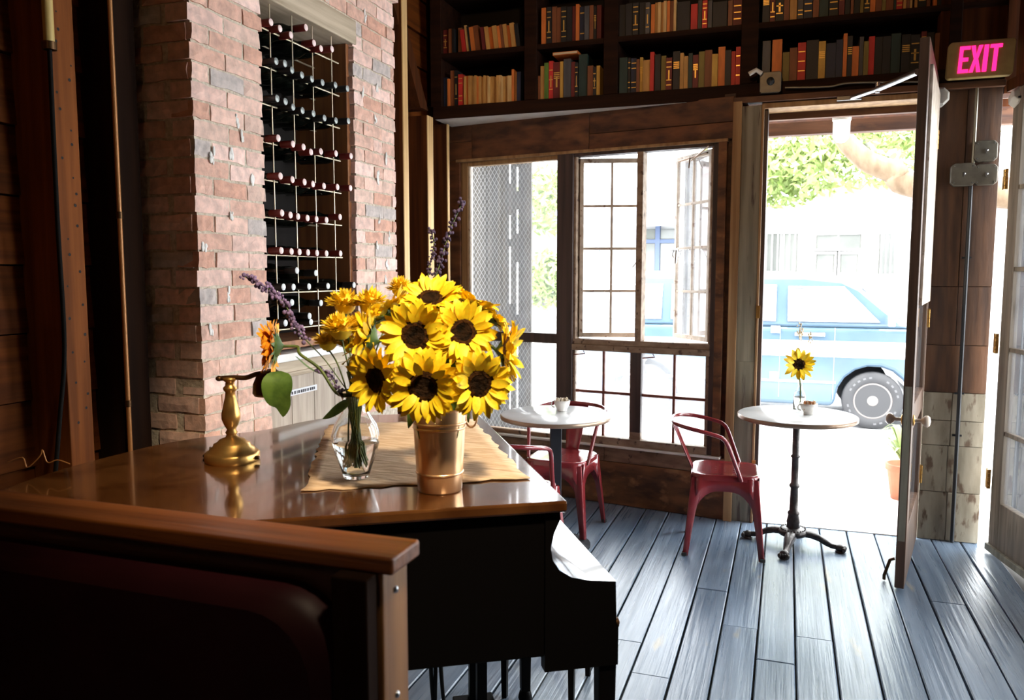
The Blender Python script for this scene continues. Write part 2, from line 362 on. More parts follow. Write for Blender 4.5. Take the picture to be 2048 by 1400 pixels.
lit_stud((809,819),3.5); lit_stud((857,868),2.56); lit_stud((896,900),2.56)
MB().hexa([(XL,4.15,3.55),(-2.27,4.15,3.55),(-2.27,4.27,3.55),(XL,4.27,3.55),(XL,4.78,2.60),(-2.27,4.78,2.60),(-2.27,4.90,2.60),(XL,4.90,2.60)][::1]).build('brace','dark_wood_z',wl_)
# ---- brick chimney breast with a recess for bottles
XB = -2.06; YB0 = 2.425; YB1 = 4.02; OY0 = 2.85; OY1 = 3.575; OZ0 = .60; OZ1 = 2.66; LZ1 = 2.775
wb = MB()
rec = .0080
wb.box((XL,YB0+rec,0),(XB-rec,OY0-.02,3.6)).box((XL,OY1+.02,0),(XB-rec,YB1-rec,3.6)).box((XL,OY0-.02,LZ1),(XB-rec,OY1+.02,3.6)).box((XL,OY0-.02,0),(XB-rec,OY1+.02,OZ0))
wb = tag(wb.build('wall_brick','mortar'), 'pale pinkish brick chimney breast with a recess holding the wine rack', 'wall', kind='structure')
CO = .0685
def brick_mesh(L, D, hgt, seed):
    r_ = random.Random(seed); nx, nz = 4, 2; v = []; f = []
    for j in range(nz+1):
        for i in range(nx+1):
            e = (i in (0,nx)) or (j in (0,nz)); dx = -.0035+r_.uniform(-.002,.0015) if e else r_.uniform(-.002,.0025)
            v.append((dx, L*i/nx+r_.uniform(-.0035,.0035), hgt*j/nz+r_.uniform(-.003,.003)))
    for j in range(nz):
        for i in range(nx): a = j*(nx+1)+i; f.append((a,a+1,a+nx+2,a+nx+1))
    ring = [0,1,2,3,4,9,14,13,12,11,10,5]; b = len(v)
    for q in ring: v.append((-D, v[q][1], v[q][2]))
    n = len(ring)
    for i in range(n): f.append((ring[i], b+i, b+(i+1)%n, ring[(i+1)%n]))
    m = MB(); m.add(v, f); return m.mesh('brick')
BM = {}
def brick(L, y, z, out=0, rot=0, x=None):
    key = (round(L/.025), rnd.randrange(4)); L = key[0]*.025
    if L < .03: return
    if key not in BM: BM[key] = brick_mesh(L-.010, .10, CO-.010, hash(key) & 0xffff)
    M = Matrix.Translation((XB+out+rnd.uniform(-.003,.004), y, z)) if not rot else Matrix.Translation((x, YB0-.002+rnd.uniform(-.003,.003), z)) @ Matrix.Rotation(-pi/2,4,'Z')
    shared('brick', BM[key], 'brick', wb, M)
nrow = 0; z = .80
while z < 3.34:
    out = .0 if z < 2.93 else .018*(1+int((z-2.93)/CO*.7))
    spans = [(YB0, OY0), (OY1, YB1+out)] if z < LZ1-.03 else [(YB0, YB1+out)]
    for (a, b) in spans:
        y = a + rnd.uniform(-.006,.006); first = True
        while b - y > .03:
            L = .2 if not (first and nrow % 2) else .1
            if rnd.random() < .06: L = .1
            if b-y-L < .045: L = b-y
            L = round(L/.025)*.025
            if y+L > b+.03: L -= .025
            brick(L, y, z, out if (y > OY1-.3 or z > 2.9) else 0); y += L; first = False
    x = XB-.115 - (.0 if nrow % 2 else .06)
    if z < 3.0 and z > .86:
        # side face, towards the viewer: the long axis runs towards -X
        brick(.2 if nrow % 2 else .15, 0, z, rot=1, x=x-.10)
    z += CO; nrow += 1
sp_rnd = random.Random(11)
spl = MB()
for i in range(26):                              # ragged mortar and plaster smears
    y = sp_rnd.choice([sp_rnd.uniform(2.45,2.82), sp_rnd.uniform(3.62,3.95)]); zz = sp_rnd.uniform(1.3,2.9)
    for q in range(5): spl.blob((XB+.001,y+sp_rnd.uniform(-.010,.010),zz+sp_rnd.uniform(-.022,.022)),(.0035,sp_rnd.uniform(.004,.010),sp_rnd.uniform(.006,.020)),7,4)
tag(spl.build('plaster_smears','white_paint',wb), kind='stuff')
# lintel, jambs and sill of the recess
MB().box((XL+.02,OY0-.03,OZ1),(XB+.004,OY1+.03,LZ1)).build('lintel','lintel_wood',wb,bevel=.006)
MB().box((XL+.02,OY1-.018,1.235),(XB-.03,OY1+.012,OZ1)).build('jamb','rack_frame',wb,bevel=.003)
MB().box((XL+.02,OY0-.012,1.235),(XB-.06,OY0+.012,OZ1)).build('jamb','rack_frame',wb,bevel=.003)
MB().box((XL+.01,OY0,OZ0),(XL+.03,OY1,OZ1)).build('recess_back','rack_dark',wb)
MB().box((XL+.02,OY0,1.20),(XB-.01,OY1,1.235)).build('sill','rack_frame',wb,bevel=.003)
# ---- front wall around the street door (plane Y = 5.03)
YD = 5.03; DX0 = -.135; DX1 = .745
wf = MB().box((1.075,YD+.005,2.5),(1.20,YD+.14,3.6)).box((DX1+.01,YD+.03,0),(1.075,YD+.14,3.6)).box((-.36,YD+.04,0),(DX0-.12,YD+.16,2.57)).box((-2.7,5.42,2.50),(1.20,5.54,3.62)).box((-.36,YD+.02,2.555),(1.20,5.42,2.568))
wf = tag(wf.build('wall_front','dark_wood_z'), 'wooden street wall around the open entrance door', 'wall', kind='structure')
# pier of reclaimed boards, each its own
def pboard(px0, py0, px1, py1, m, t=0):
    a = P(px0,py0,Y=YD+.0); b = P(px1,py1,Y=YD+.0)
    x0, x1 = sorted((a.x,b.x)); z0, z1 = sorted((a.z,b.z))
    MB().box((x0+.0012,YD+.006-t,max(z0,.004)+.0012),(x1-.0012,YD+.03,z1-.0012)).build('board', m, wf, bevel=.002)
def pz(x0,x1,z0,z1,m,t=0): MB().box((x0+.0015,YD+.006-t,z0+.0015),(x1-.0015,YD+.03,z1-.0015)).build('board', m, wf, bevel=.002)
PXM = .905; PXR = 1.072; PXL = DX1+.012
pz(PXL,PXM,1.46,2.56,'patch_brown'); pz(PXM,PXR,1.46,2.56,'patch_brown',.003)
pz(PXL,PXM,1.13,1.46,'patch_brown',.002); pz(PXM,PXR,1.13,1.46,'patch_brown',.0)
pz(PXL,PXR,.86,1.13,'patch_brown',.001)
pz(PXL,PXM,.70,.86,'patch_pale',.002); pz(PXM,PXR,.70,.86,'patch_pale',.004)
pz(PXL,PXM,.555,.70,'patch_pale'); pz(PXM,PXR,.555,.70,'patch_pale',.002)
pz(PXL,PXM-.01,.285,.555,'patch_pale',.003); pz(PXM-.01,PXR,.285,.555,'patch_pale',.001)
pz(PXL,PXM,.0,.285,'patch_pale'); pz(PXM,PXR,.0,.285,'patch_pale',.003)
# door surround
tr = structure('trim_1','tan casing and grey board jamb left of the open entrance','trim')
MB().box((-.335,YD-.035,0),(-.283,YD+.05,2.545)).build('casing','trim_tan',tr,bevel=.004)
MB().box((-.283,YD-.010,.0),(-.172,YD+.05,1.0)).build('jamb_board','jamb_grey',tr,bevel=.003)
MB().box((-.283,YD-.012,1.0),(-.172,YD+.05,2.52)).build('jamb_board','jamb_grey',tr,bevel=.003)
MB().box((-.172,YD-.016,0),(-.158,YD+.06,2.52)).build('bead','trim_tan',tr,bevel=.002)
MB().box((-.158,YD+.02,0),(DX0,YD+.17,2.5)).build('jamb','frame_dark',tr,bevel=.003)
for zz in (1.265,.32): MB().box((-.172,YD-.022,zz),(-.150,YD-.015,zz+.075)).build('strike_plate','brass',tr)
tr = structure('trim_2','head boards above the open entrance door','trim')
MB().box((-.335,YD-.03,2.535),(DX1+.33,YD+.03,2.57)).build('head_casing','header_wood',tr,bevel=.003)
MB().box((-.172,YD-.005,2.50),(DX1+.01,YD+.17,2.532)).build('head_jamb','trim_tan',tr,bevel=.003)
MB().box((-.172,YD+.17,2.46),(DX1+.06,YD+.21,2.56)).build('head_stop','header_wood',tr,bevel=.003)
MB().box((-.5,YD+.21,2.545),(1.3,YD+.75,2.57)).build('porch_soffit','white_paint',tr)
MB().box((-.5,YD+.66,2.445),(1.3,YD+.74,2.545)).build('porch_beam','header_wood',tr,bevel=.003)
MB().box((-.14,YD+.0,-.02),(DX1,YD+.19,.006)).build('threshold','sidewalk',tr,bevel=.003)
# ---- window wall, turned 9.5 degrees
AW = R(9.5); W0 = Vector((-.33,5.0,0)); WL = Vector((-cos(AW),sin(AW),0)); WN = Vector((sin(AW),cos(AW),0))
def W(s, z, o=0): return W0 + WL*s + WN*o + Vector((0,0,z))
def wbox(mb, s0, s1, z0, z1, o0, o1):
    return mb.hexa([W(s1,z0,o0),W(s0,z0,o0),W(s0,z0,o1),W(s1,z0,o1),W(s1,z1,o0),W(s0,z1,o0),W(s0,z1,o1),W(s1,z1,o1)])
def wb_(name, m, par, s0, s1, z0, z1, o0, o1, bevel=.003): return wbox(MB(),s0,s1,z0,z1,o0,o1).build(name,m,par,bevel=bevel)
ww = MB(); wbox(ww,.0,2.12,0,.38,.03,.14); wbox(ww,.0,2.12,2.34,2.60,.03,.14); wbox(ww,2.02,2.12,.38,2.34,.03,.14); wbox(ww,.0,.06,.38,2.34,.03,.12)
ww = tag(ww.build('wall_window','dark_wood_x'), 'dark timber wall framing the two street windows', 'wall', kind='structure')
for s0,s1,z0,z1 in ((.0,.93,2.435,2.58),(.0,.93,2.335,2.432),(.93,1.82,2.335,2.58),(1.82,2.03,2.46,2.58),(1.82,2.03,2.335,2.457)):
    wb_('header_board','header_wood',ww,s0+.001,s1-.001,z0,z1,rnd.uniform(0,.006),.03)
for s0,s1 in ((.0,1.15),(1.15,2.05)): wb_('panel_board','panel_wood',ww,s0+.001,s1-.001,.004,.288,.004,.03)
for s0,s1 in ((.0,.80),(.80,2.05)): wb_('apron_board','sill_wood',ww,s0+.001,s1-.001,.292,.388,.0,.03)
wb_('post','panel_wood',ww,.035,.085,.39,2.335,-.004,.10); wb_('post','frame_dark',ww,.085,.118,.39,2.335,.012,.10)
wb_('mullion_post','frame_dark',ww,1.04,1.155,.39,2.335,.0,.10)
wb_('post','header_wood',ww,1.925,2.03,.39,2.335,.01,.06)
wb_('sill','white_paint',ww,.03,2.0,.388,.402,-.022,.10)
wb_('head_bead','trim_tan',ww,.03,1.95,2.318,2.337,-.006,.08)
# window_1: fixed, two panes
w1 = structure('window_1','fixed window with a tall upper pane in front of the wire mesh screen','window')
wb_('stile','trim_tan',w1,1.868,1.922,.402,2.32,.02,.08); wb_('stile','sash_white',w1,1.853,1.868,.402,2.32,.03,.07)
wb_('stile','frame_dark',w1,1.152,1.166,.402,2.32,.02,.08)
wb_('transom','frame_dark',w1,1.15,1.868,1.058,1.125,.02,.08); wb_('bottom_rail','sill_wood',w1,1.15,1.868,.402,.43,.02,.08); wb_('top_rail','trim_tan',w1,1.15,1.868,2.29,2.32,.02,.08)
wb_('pane','clear_glass',w1,1.166,1.853,1.125,2.29,.05,.053,0); wb_('pane','clear_glass',w1,1.166,1.853,.43,1.058,.05,.053,0)
# window_2: two opening casements above, two small-paned sashes below
w2 = structure('window_2','double casement window standing open above two four-paned lower sashes','window')
wb_('frame_jamb','frame_peel',w2,.118,.130,.402,2.32,.02,.09); wb_('frame_jamb','frame_peel',w2,1.024,1.042,.402,2.32,.02,.09)
wb_('frame_head','frame_dark',w2,.118,1.04,2.298,2.32,.01,.09)
wb_('transom','frame_peel',w2,.112,1.042,1.022,1.062,.0,.09); wb_('transom_cap','frame_peel',w2,.112,1.042,1.062,1.098,.012,.09)
wb_('centre_mullion','frame_peel',w2,.560,.602,1.098,2.30,.01,.09); wb_('centre_mullion','frame_dark',w2,.555,.625,.50,1.022,.01,.09); wb_('mullion_foot','frame_peel',w2,.555,.625,.43,.50,.012,.09)
wb_('bottom_rail','frame_peel',w2,.118,1.04,.402,.452,.0,.09)
for s0,s1 in ((.130,.555),(.625,1.024)):
    sm = (s0+s1)/2; za, zb = .452, 1.022; zm = .745
    sash = wb_('sash','frame_peel',w2,s0,s0+.012,za,zb,.03,.06,0)
    wb_('muntin','muntin_red',w2,sm-.008,sm+.008,za,zb,.032,.055); wb_('muntin','muntin_red',w2,s0,s1,zm-.009,zm+.009,.03,.057)
    for (p0,p1) in ((s0,sm-.008),(sm+.008,s1)):
        for (q0,q1) in ((za,zm-.009),(zm+.009,zb)): wb_('pane','window_glass',w2,p0,p1,q0,q1,.042,.045,0)
def casement(hs, sign, ang, width, z0, z1):
    a = sign*ang                              # rotate about the hinge, opening outward
    Mx = Matrix.Translation(W(hs,0,.07)) @ Matrix([[WL.x,WN.x,0,0],[WL.y,WN.y,0,0],[0,0,1,0],[0,0,0,1]]) @ Matrix.Rotation(a,4,'Z')
    sg = sign
    def cb(name, m, x0, x1, q0, q1, y0=-.014, y1=.014, par=None):
        xs = sorted((sg*x0, sg*x1)); return MB().box((xs[0],y0,q0),(xs[1],y1,q1),Mx).build(name,m,par,bevel=.002 if m!='window_glass' else 0)
    e = cb('casement','sash_white',0,.026,z0,z1,par=w2)
    cb('stile','sash_white',width-.026,width,z0,z1,par=e); cb('rail','sash_white',.026,width-.026,z0,z0+.03,par=e); cb('rail','sash_white',.026,width-.026,z1-.03,z1,par=e)
    xm = width/2; cb('muntin','sash_white',xm-.008,xm+.008,z0+.03,z1-.03,-.01,.01,e)
    rows = [z0+.03+(z1-z0-.06)*t/4 for t in range(5)]
    for t in (1,2,3): cb('muntin','sash_white',.026,width-.026,rows[t]-.008,rows[t]+.008,-.011,.011,e)
    for t in range(4):
        for x0,x1 in ((.026,xm-.008),(xm+.008,width-.026)):
            cb('pane','window_glass',x0,x1,rows[t]+(.008 if t else 0),rows[t+1]-(.008 if t < 3 else 0),-.0015,.0015,e)
    return e, Mx
cl, Ml = casement(1.020,-1,R(26),.425,1.105,2.292)
cr, Mr = casement(.134,1,R(43),.425,1.105,2.292)
# casement latches and stay
def loc(Mx, *q): return Mx @ Vector(q)
lt = MB().tube([loc(Mr,.40,-.016,1.68),loc(Mr,.415,-.05,1.69),loc(Mr,.36,-.055,1.70),loc(Mr,.33,-.05,1.69)],.006,6)
lt.tube([loc(Mr,.405,-.02,1.66)+Vector((.018*cos(t),0,.022*sin(t))) for t in [2*pi*i/10 for i in range(10)]],.005,6,closed=True)
lt.tube([loc(Mr,.37,-.03,1.69),loc(Mr,.37,-.035,1.60)],.010,6).build('latch','steel',w2)
MB().tube(smooth_path([loc(Ml,-.41,-.02,1.70),loc(Ml,-.40,-.05,1.66),loc(Ml,-.37,-.05,1.60),loc(Ml,-.35,-.045,1.575)],4),.005,6).build('latch','steel',w2)
MB().tube([loc(Mr,.22,-.03,2.27),loc(Mr,.20,-.05,2.20)],.005,6).tube([loc(Mr,.02,-.03,2.27),loc(Mr,.36,-.03,2.26)],.006,6).tube([loc(Mr,.22,-.02,2.25),W(.14,2.30,-.01)],.005,6).build('stay','dark_brass',w2)
for s in (.47,.95): MB().tube([W(s,1.02,-.01),W(s-.02,1.005,-.03),W(s+.06,.995,-.035)],.004,6).build('sash_hook','muntin_red',w2)
# ---- right wall with glazed french doors, splayed 11 degrees
CR = Vector((1.090,4.955,0)); TR = Vector((.19,-.98,0)).normalized(); NR = Vector((TR.y*-1,TR.x,0))
if NR.x < 0: NR = -NR
def Q(d, z, o=0): return CR + TR*d + NR*o + Vector((0,0,z))
def qhex(mb, d0,d1,z0,z1,o0,o1): return mb.hexa([Q(d0,z0,o0),Q(d0,z0,o1),Q(d1,z0,o1),Q(d1,z0,o0),Q(d0,z1,o0),Q(d0,z1,o1),Q(d1,z1,o1),Q(d1,z1,o0)])
def qb(name,m,par,d0,d1,z0,z1,o0,o1,bevel=.003): return qhex(MB(),d0,d1,z0,z1,o0,o1).build(name,m,par,bevel=bevel)
NL = 3; LW = .80
wr = MB(); qhex(wr,0,.84,2.56,3.62,.02,.14); qhex(wr,.84,2.44,2.56,2.62,.02,.14); qhex(wr,.84,2.44,3.36,3.62,.02,.14); qhex(wr,2.44,8.2,2.56,3.62,.02,.14); qhex(wr,.03+NL*LW+.02,8.2,0,2.56,.02,.14); qhex(wr,-.05,8.2,2.50,2.56,-.0,.10)
wr = tag(wr.build('wall_right','dark_wood_z'), 'dark timber wall above and behind the french doors', 'wall', kind='structure')
def french(n, d0, label):
    e = structure('door_%d' % n, label, 'door')
    def fb(name,m,a,b,z0,z1,o0=0,o1=.045,par=None,bevel=.003): return qb(name,m,par or e,d0+a,d0+b,z0,z1,o0,o1,bevel)
    fb('stile','french_wood',0,.105,.012,2.495); fb('stile','french_wood',LW-.115,LW-.01,.012,2.495)
    fb('bottom_rail','french_wood',.105,LW-.115,.012,.30); fb('top_rail','french_wood',.105,LW-.115,2.40,2.495)
    fb('kick_strip','jamb_grey',.0,LW-.01,.012,.05,-.018,0)
    cm = (LW-.01)/2; fb('muntin','french_wood',cm-.012,cm+.012,.30,2.40,.008,.038)
    zz = [.30,.68,1.13,1.555,1.98,2.40]
    for t in range(1,5): fb('muntin','french_wood',.105,LW-.115,zz[t]-.012,zz[t]+.012,.006,.04)
    for t in range(5):
        for a,b in ((.105,cm-.012),(cm+.012,LW-.115)): fb('pane','clear_glass',a,b,zz[t]+(.012 if t else 0),zz[t+1]-(.012 if t<4 else 0),.02,.023,bevel=0)
    return e
ords = ['nearest the EXIT sign','second from the EXIT sign','farthest from the EXIT sign']
for i in range(NL):
    f = french(2+i, .035+i*LW, 'weathered wooden french door leaf with glass panes, '+ords[i])
    if i == 0:
        for zz in (.35,1.1,1.98):
            h = MB(); 
            for t in range(5): h.tube([Q(.022,zz+t*.022,-.012),Q(.022,zz+t*.022+.018,-.012)],.008,6)
            qhex(h,-.015,.03,zz,zz+.108,-.01,-.002); h.build('hinge','brass',f)
        MB().lathe([(0,0),(.028,.0),(.030,.02),(.02,.035),(0,.038)],10,Matrix.Translation(Q(.3,2.50,-.01))@Matrix.Rotation(R(-90),4,'Y')).build('catch','plastic_white',f)
w3 = structure('window_added','added unseen transom above the farther french doors, to brighten the brick','window')  # out-of-view glazing added to let more daylight onto the brick
for i in range(4): qb('pane','clear_glass',w3,.85+i*.395,.85+i*.395+.385,2.63,3.35,.06,.063,0); qb('frame_bar','french_wood',w3,.838+i*.395,.85+i*.395,2.62,3.36,.04,.09)
# ---- the open entrance door
HX, HY = .738, 5.035; NX, NY = .558, 4.135
dd = Vector((NX-HX,NY-HY,0)); DL = dd.length; dd.normalize(); dn = Vector((-dd.y,dd.x,0))
if dn.x > 0: dn = -dn                       # dn points towards the street side (left)
def Dp(a, z, o=0): return Vector((HX,HY,0)) + dd*a + dn*o + Vector((0,0,z))
def dbx(name,m,par,a0,a1,z0,z1,o0,o1,bevel=.003):
    return MB().hexa([Dp(a0,z0,o0),Dp(a1,z0,o0),Dp(a1,z0,o1),Dp(a0,z0,o1),Dp(a0,z1,o0),Dp(a1,z1,o0),Dp(a1,z1,o1),Dp(a0,z1,o1)]).build(name,m,par,bevel=bevel)
d1 = structure('door_1','weathered wooden entrance door standing open, seen edge on','door')
T0, T1 = -.020, .022
DH = 2.60
dbx('stile','door_wood',d1,.012,.115,.015,DH,T0,T1); dbx('stile','door_wood',d1,DL-.115,DL,.015,DH,T0,T1)
dbx('bottom_rail','door_wood',d1,.115,DL-.115,.015,.30,T0,T1); dbx('top_rail','door_wood',d1,.115,DL-.115,DH-.11,DH,T0,T1); dbx('lock_rail','door_wood',d1,.115,DL-.115,.78,.90,T0,T1)
for a,b in ((.30,.78),(.90,DH-.11)): dbx('pane','clear_glass',d1,.115,DL-.115,a,b,-.002,.002,0)
dbx('edge_strip','jamb_grey',d1,DL-.002,DL+.004,.25,1.0,T0+.006,T1-.006,0)
dbx('glazing_bead','sash_white',d1,.10,DL-.10,1.38,DH-.1,T0-.014,T0,.002)
for s in (-1,1):
    o = T1+.0 if s > 0 else T0
    ax = dn*s; Mk = Matrix.Translation(Dp(DL-.07,.83,o)) @ ax.to_track_quat('Z','Y').to_matrix().to_4x4()
    kn = MB().lathe([(.024,0),(.024,.004),(.010,.008),(.009,.035),(.018,.042),(.028,.052),(.029,.064),(.020,.074),(0,.077)],14,Mk).build('door_knob','porcelain_knob',d1)
    MB().lathe([(.026,-.001),(.026,.006),(.012,.010)],14,Mk).build('rosette','brass',kn)
ds = MB().tube([Dp(DL-.09,.13,T1+.01),Dp(DL-.09,.12,T1+.03),Dp(DL-.11,.03,T1+.055),Dp(DL-.11,.008,T1+.055)],.008,6).build('door_stop','dark_brass',d1)
for zz in (.33,1.23,2.22):
    h = MB()
    for t in range(4): h.tube([Dp(.0,zz+t*.026,T0-.006),Dp(.0,zz+t*.026+.022,T0-.006)],.008,6)
    h.box((.744,5.028,zz),(.770,5.036,zz+.105)); h.build('hinge','brass',d1)
# door closer: box on the door, arm to the head
dcl = thing('door_closer','silver door closer arm folded above the open entrance','door closer',(0,0,0))
a = Dp(.55,2.53,T1+.03); hp = P(1700,197,Y=5.02)
bpt = P(1755,178,Y=4.80)
MB().tube([bpt,a],.017,8).build('arm','steel',dcl)
MB().tube([hp,bpt],.013,8).build('arm','steel',dcl)
MB().box((hp.x-.07,5.0,hp.z-.012),(hp.x+.06,5.03,hp.z+.012)).build('bracket','steel',dcl,bevel=.002)
MB().tube([bpt-Vector((0,0,.02)),bpt+Vector((0,0,.035))],.012,8).build('pivot','steel',dcl)
ab = P(1882,190,Y=4.93)
bx_ = thing('door_sensor','pale rounded closer box behind the top of the open door','closer box',(0,0,0))
MB().lathe([(.0,-.05),(.042,-.05),(.052,-.03),(.052,.03),(.042,.045),(0,.045)],8,Matrix.Translation((ab.x,5.0,ab.z))@Matrix.Rotation(R(90),4,'X')@Matrix.Rotation(R(22.5),4,'Z'),smooth=False).build('housing','plastic_white',bx_,bevel=.004)
MB().tube([(ab.x-.03,4.985,ab.z-.03),(ab.x-.05,4.98,ab.z-.10)],.010,8).build('lever','steel',bx_)
# ================================================================== THINGS
ORD = ['first','second','third','fourth','fifth','sixth','seventh','eighth','ninth','tenth','eleventh','twelfth','thirteenth','fourteenth','fifteenth','sixteenth','seventeenth','eighteenth','nineteenth','twentieth']
def nth(i):
    if i < 20: return ORD[i]
    tens = {2:'twenty',3:'thirty',4:'forty'}[(i+1)//10]; r_ = (i+1) % 10
    return (tens[:-1]+'ieth') if r_ == 0 else tens+'-'+ORD[r_-1]
# ---- wine rack and bottles
XR = -2.10
rack = thing('wine_rack','thin steel rod rack filling the brick recess','wine rack',(XR,3.2,1.235))
rowpx = [(523,55),(526,132),(529,208),(529,284),(533,360),(536,435),(540,510),(545,586),(548,661)]
rowz = [P(*q,X=XR).z for q in rowpx]
for zr in rowz:
    MB().tube([(XR,OY0+.01,zr),(XR,3.50,zr)],.0042,6).build('rod','steel_rod',rack)
    MB().tube([(-2.27,OY0+.01,zr+.004),(-2.27,OY1-.02,zr+.004)],.0042,6).build('rod','steel_rod',rack)
for px in (538,582,622,660):
    yv = P(px,60,X=XR).y
    MB().tube([(XR+.004,yv,1.235),(XR+.004,yv,OZ1)],.0030,6).build('upright_rod','steel_rod',rack)
gl = MB().lathe([(.0,-.29),(.026,-.29),(.0315,-.283),(.032,-.135),(.029,-.118),(.020,-.098),(.0148,-.085),(.0145,-.004)],14,Matrix.Rotation(pi/2,4,'Y')).mesh('glass')
sl = MB().lathe([(.0152,-.058),(.0158,-.056),(.0158,-.002),(.0150,0)],14,Matrix.Rotation(pi/2,4,'Y'),cap=False).mesh('foil_sleeve')
en = MB().lathe([(.0150,-.001),(.0140,.0015),(0,.0022)],14,Matrix.Rotation(pi/2,4,'Y'),cap=False).mesh('foil_end')
bottle_rows = [
 ('red',   [(537,42),(560,57),(582,70),(612,55),(628,86),(642,97),(664,98)]),
 ('grey',  [(549,121),(570,127),(584,140),(604,150),(624,158),(645,165),(671,170),(695,177)]),
 ('grey',  [(552,196),(571,203),(586,214),(605,221),(627,227),(649,236),(672,241),(697,242)]),
 ('red',   [(556,276),(586,288),(607,294),(622,304),(642,303),(672,307),(702,312)]),
 ('red',   [(561,352),(585,359),(609,364),(626,368),(648,372),(675,374),(701,376)]),
 ('red',   [(564,426),(581,430),(596,433),(615,436),(633,438),(653,440),(680,434)]),
 ('red',   [(561,501),(583,503),(599,504),(616,505),(634,506),(653,507),(681,507)]),
 ('white', [(567,574),(587,574),(594,541),(618,573),(632,546),(656,572),(708,570)]),
 ('white', [(571,646),(584,605),(619,632),(622,644),(642,606)])]
meshes = {}
for rI, (kd, pts) in enumerate(bottle_rows):
    for i, q in enumerate(pts):
        p = P(*q, X=-2.03 if rI else -2.05)
        y = min(max(p.y, OY0+.045), OY1-.045)
        e = thing('wine_bottle', 'dark wine bottle with %s capsule end, %s from left, %s rack row from top' % (kd, nth(i), nth(rI)), 'wine bottle', (p.x, y, p.z), 0, 'wine bottles lying in the rack')
        for nm, me, mm in (('glass',gl,'bottle_glass'),('foil_sleeve',sl,'foil_red' if kd == 'red' else 'foil_black'),('foil_end',en,{'red':'foil_red_end','grey':'foil_grey_end','white':'foil_white_end'}[kd])):
            key = (nm, mm)
            if key not in meshes: m2 = me.copy(); m2.materials.append(M_[mm]); meshes[key] = m2
            shared(nm, meshes[key], mm, e, Matrix())
# ---- cupboard and ledge under the rack
cu = thing('wall_cupboard','pale plank cupboard front below the wine rack with a small paper strip','cupboard',(XB-.05,3.2,OZ0))
ys = [OY0+.005,3.03,3.21,3.39,OY1-.005]
for a,b in zip(ys[:-1],ys[1:]): MB().box((XB-.06,a+.002,OZ0),(XB-.03,b-.002,1.075)).build('plank','cupboard_wood',cu,bevel=.002)
MB().box((XB-.06,OY0+.005,1.075),(XB-.012,OY1-.005,1.095)).build('top_rail','lintel_wood',cu,bevel=.002)
pq = P(575,812,X=XB-.028); pr = P(634,800,X=XB-.028)
pl = MB().box((XB-.029,pq.y,.985),(XB-.026,pr.y,1.012)).build('paper_strip','paper_plaque',cu)
ink = MB(); yy = pq.y+.012; ri = random.Random(5)
while yy < pr.y-.02:
    w = ri.uniform(.005,.014); ink.box((XB-.0262,yy,.991),(XB-.0252,yy+w,1.004)); yy += w+ri.uniform(.003,.009)
ink.build('faint_lettering','ink',pl)
lg = thing('ledge','white painted ledge board under the wine rack','ledge',(XB,3.2,1.10))
MB().box((XB-.10,OY0+.005,1.150),(XB+.020,OY1+.02,1.185)).build('board','white_paint',lg,bevel=.004)
MB().box((XB-.10,OY0+.005,1.095),(XB-.02,OY1-.005,1.150)).build('back_strip','lintel_wood',lg,bevel=.002)
# ---- pipes on the left wall
def pipe(name, label, pts, r_, m, straps=()):
    e = thing(name, label, 'pipe', pts[0]); MB().tube(pts, r_, 10).build('tube', m, e)
    for q in straps: MB().tube([Vector(q)-Vector((0,0,.012)),Vector(q)+Vector((0,0,.012))], r_*1.35, 10).build('coupling','dark_brass',e)
    return e
ya = P(240,450,X=-2.26).y
pipe('wall_pipe','slim orange-brown pipe running down the wall beside the brick',[(-2.26,ya,.02),(-2.26,ya,3.6)],.0085,'pipe_copper',[(-2.26,ya,P(236,430,X=-2.26).z),(-2.26,ya,1.06)])
yb = P(97,60,X=-2.22).y; zb = P(100,100,X=-2.22).z
e = pipe('wall_conduit','thick yellowish conduit ending high on the dark left wall',[(-2.22,yb,zb),(-2.22,yb,3.6)],.016,'pipe_yellow',[(-2.22,yb,zb+.012)])
MB().tube(smooth_path([(-2.22,yb,zb),(-2.225,yb,1.7),(-2.235,yb+.01,1.3),(-2.24,yb-.02,1.05),(-2.25,yb-.05,.8)],5),.007,8).build('cable','cable',e)
# ---- bookcase
SY = 5.052; SZ1 = 2.655; SZ2 = 3.003
bc = thing('bookcase','long dark built-in bookcase above the window and door','bookcase',(-.6,5.2,2.57))
MB().box((-2.30,SY-.012,2.572),(1.16,5.415,SZ1-.002)).build('bottom_board','shelf_wood',bc,bevel=.003)
MB().box((-2.29,SY+.0,2.5705),(-.36,5.415,2.5722)).build('white_underside','white_paint',bc)  # thin white sheet below the left run of the bottom board
MB().box((-2.30,SY,SZ2-.035),(1.16,5.415,SZ2-.002)).build('shelf','shelf_wood',bc,bevel=.003)
MB().box((-2.30,SY,3.36),(1.16,5.415,3.40)).build('shelf','shelf_wood',bc,bevel=.003)
MB().box((-2.30,5.40,SZ1),(1.16,5.415,3.60)).build('back_panel','rack_dark',bc)
for x0,x1 in ((-2.32,-2.24),(-1.655,-1.572),(-1.132,-1.042),(-.302,-.205),(.80,.86),(1.14,1.20)):
    MB().box((x0,SY-.004,SZ1),(x1,5.41,3.60)).build('upright','shelf_wood',bc,bevel=.003)
COL = {'tan':(.50,.26,.07),'orange':(.62,.17,.03),'red':(.52,.025,.02),'green':(.10,.20,.03),'darkgreen':(.012,.035,.03),'navy':(.012,.020,.05),'black':(.010,.010,.012),
       'brown':(.20,.062,.02),'maroon':(.13,.012,.012),'gold':(.55,.33,.06),'grey':(.07,.07,.075),'olive':(.20,.15,.03),'cream':(.62,.40,.16)}
NICE = {'darkgreen':'dark green','navy':'navy blue','grey':'dark grey'}
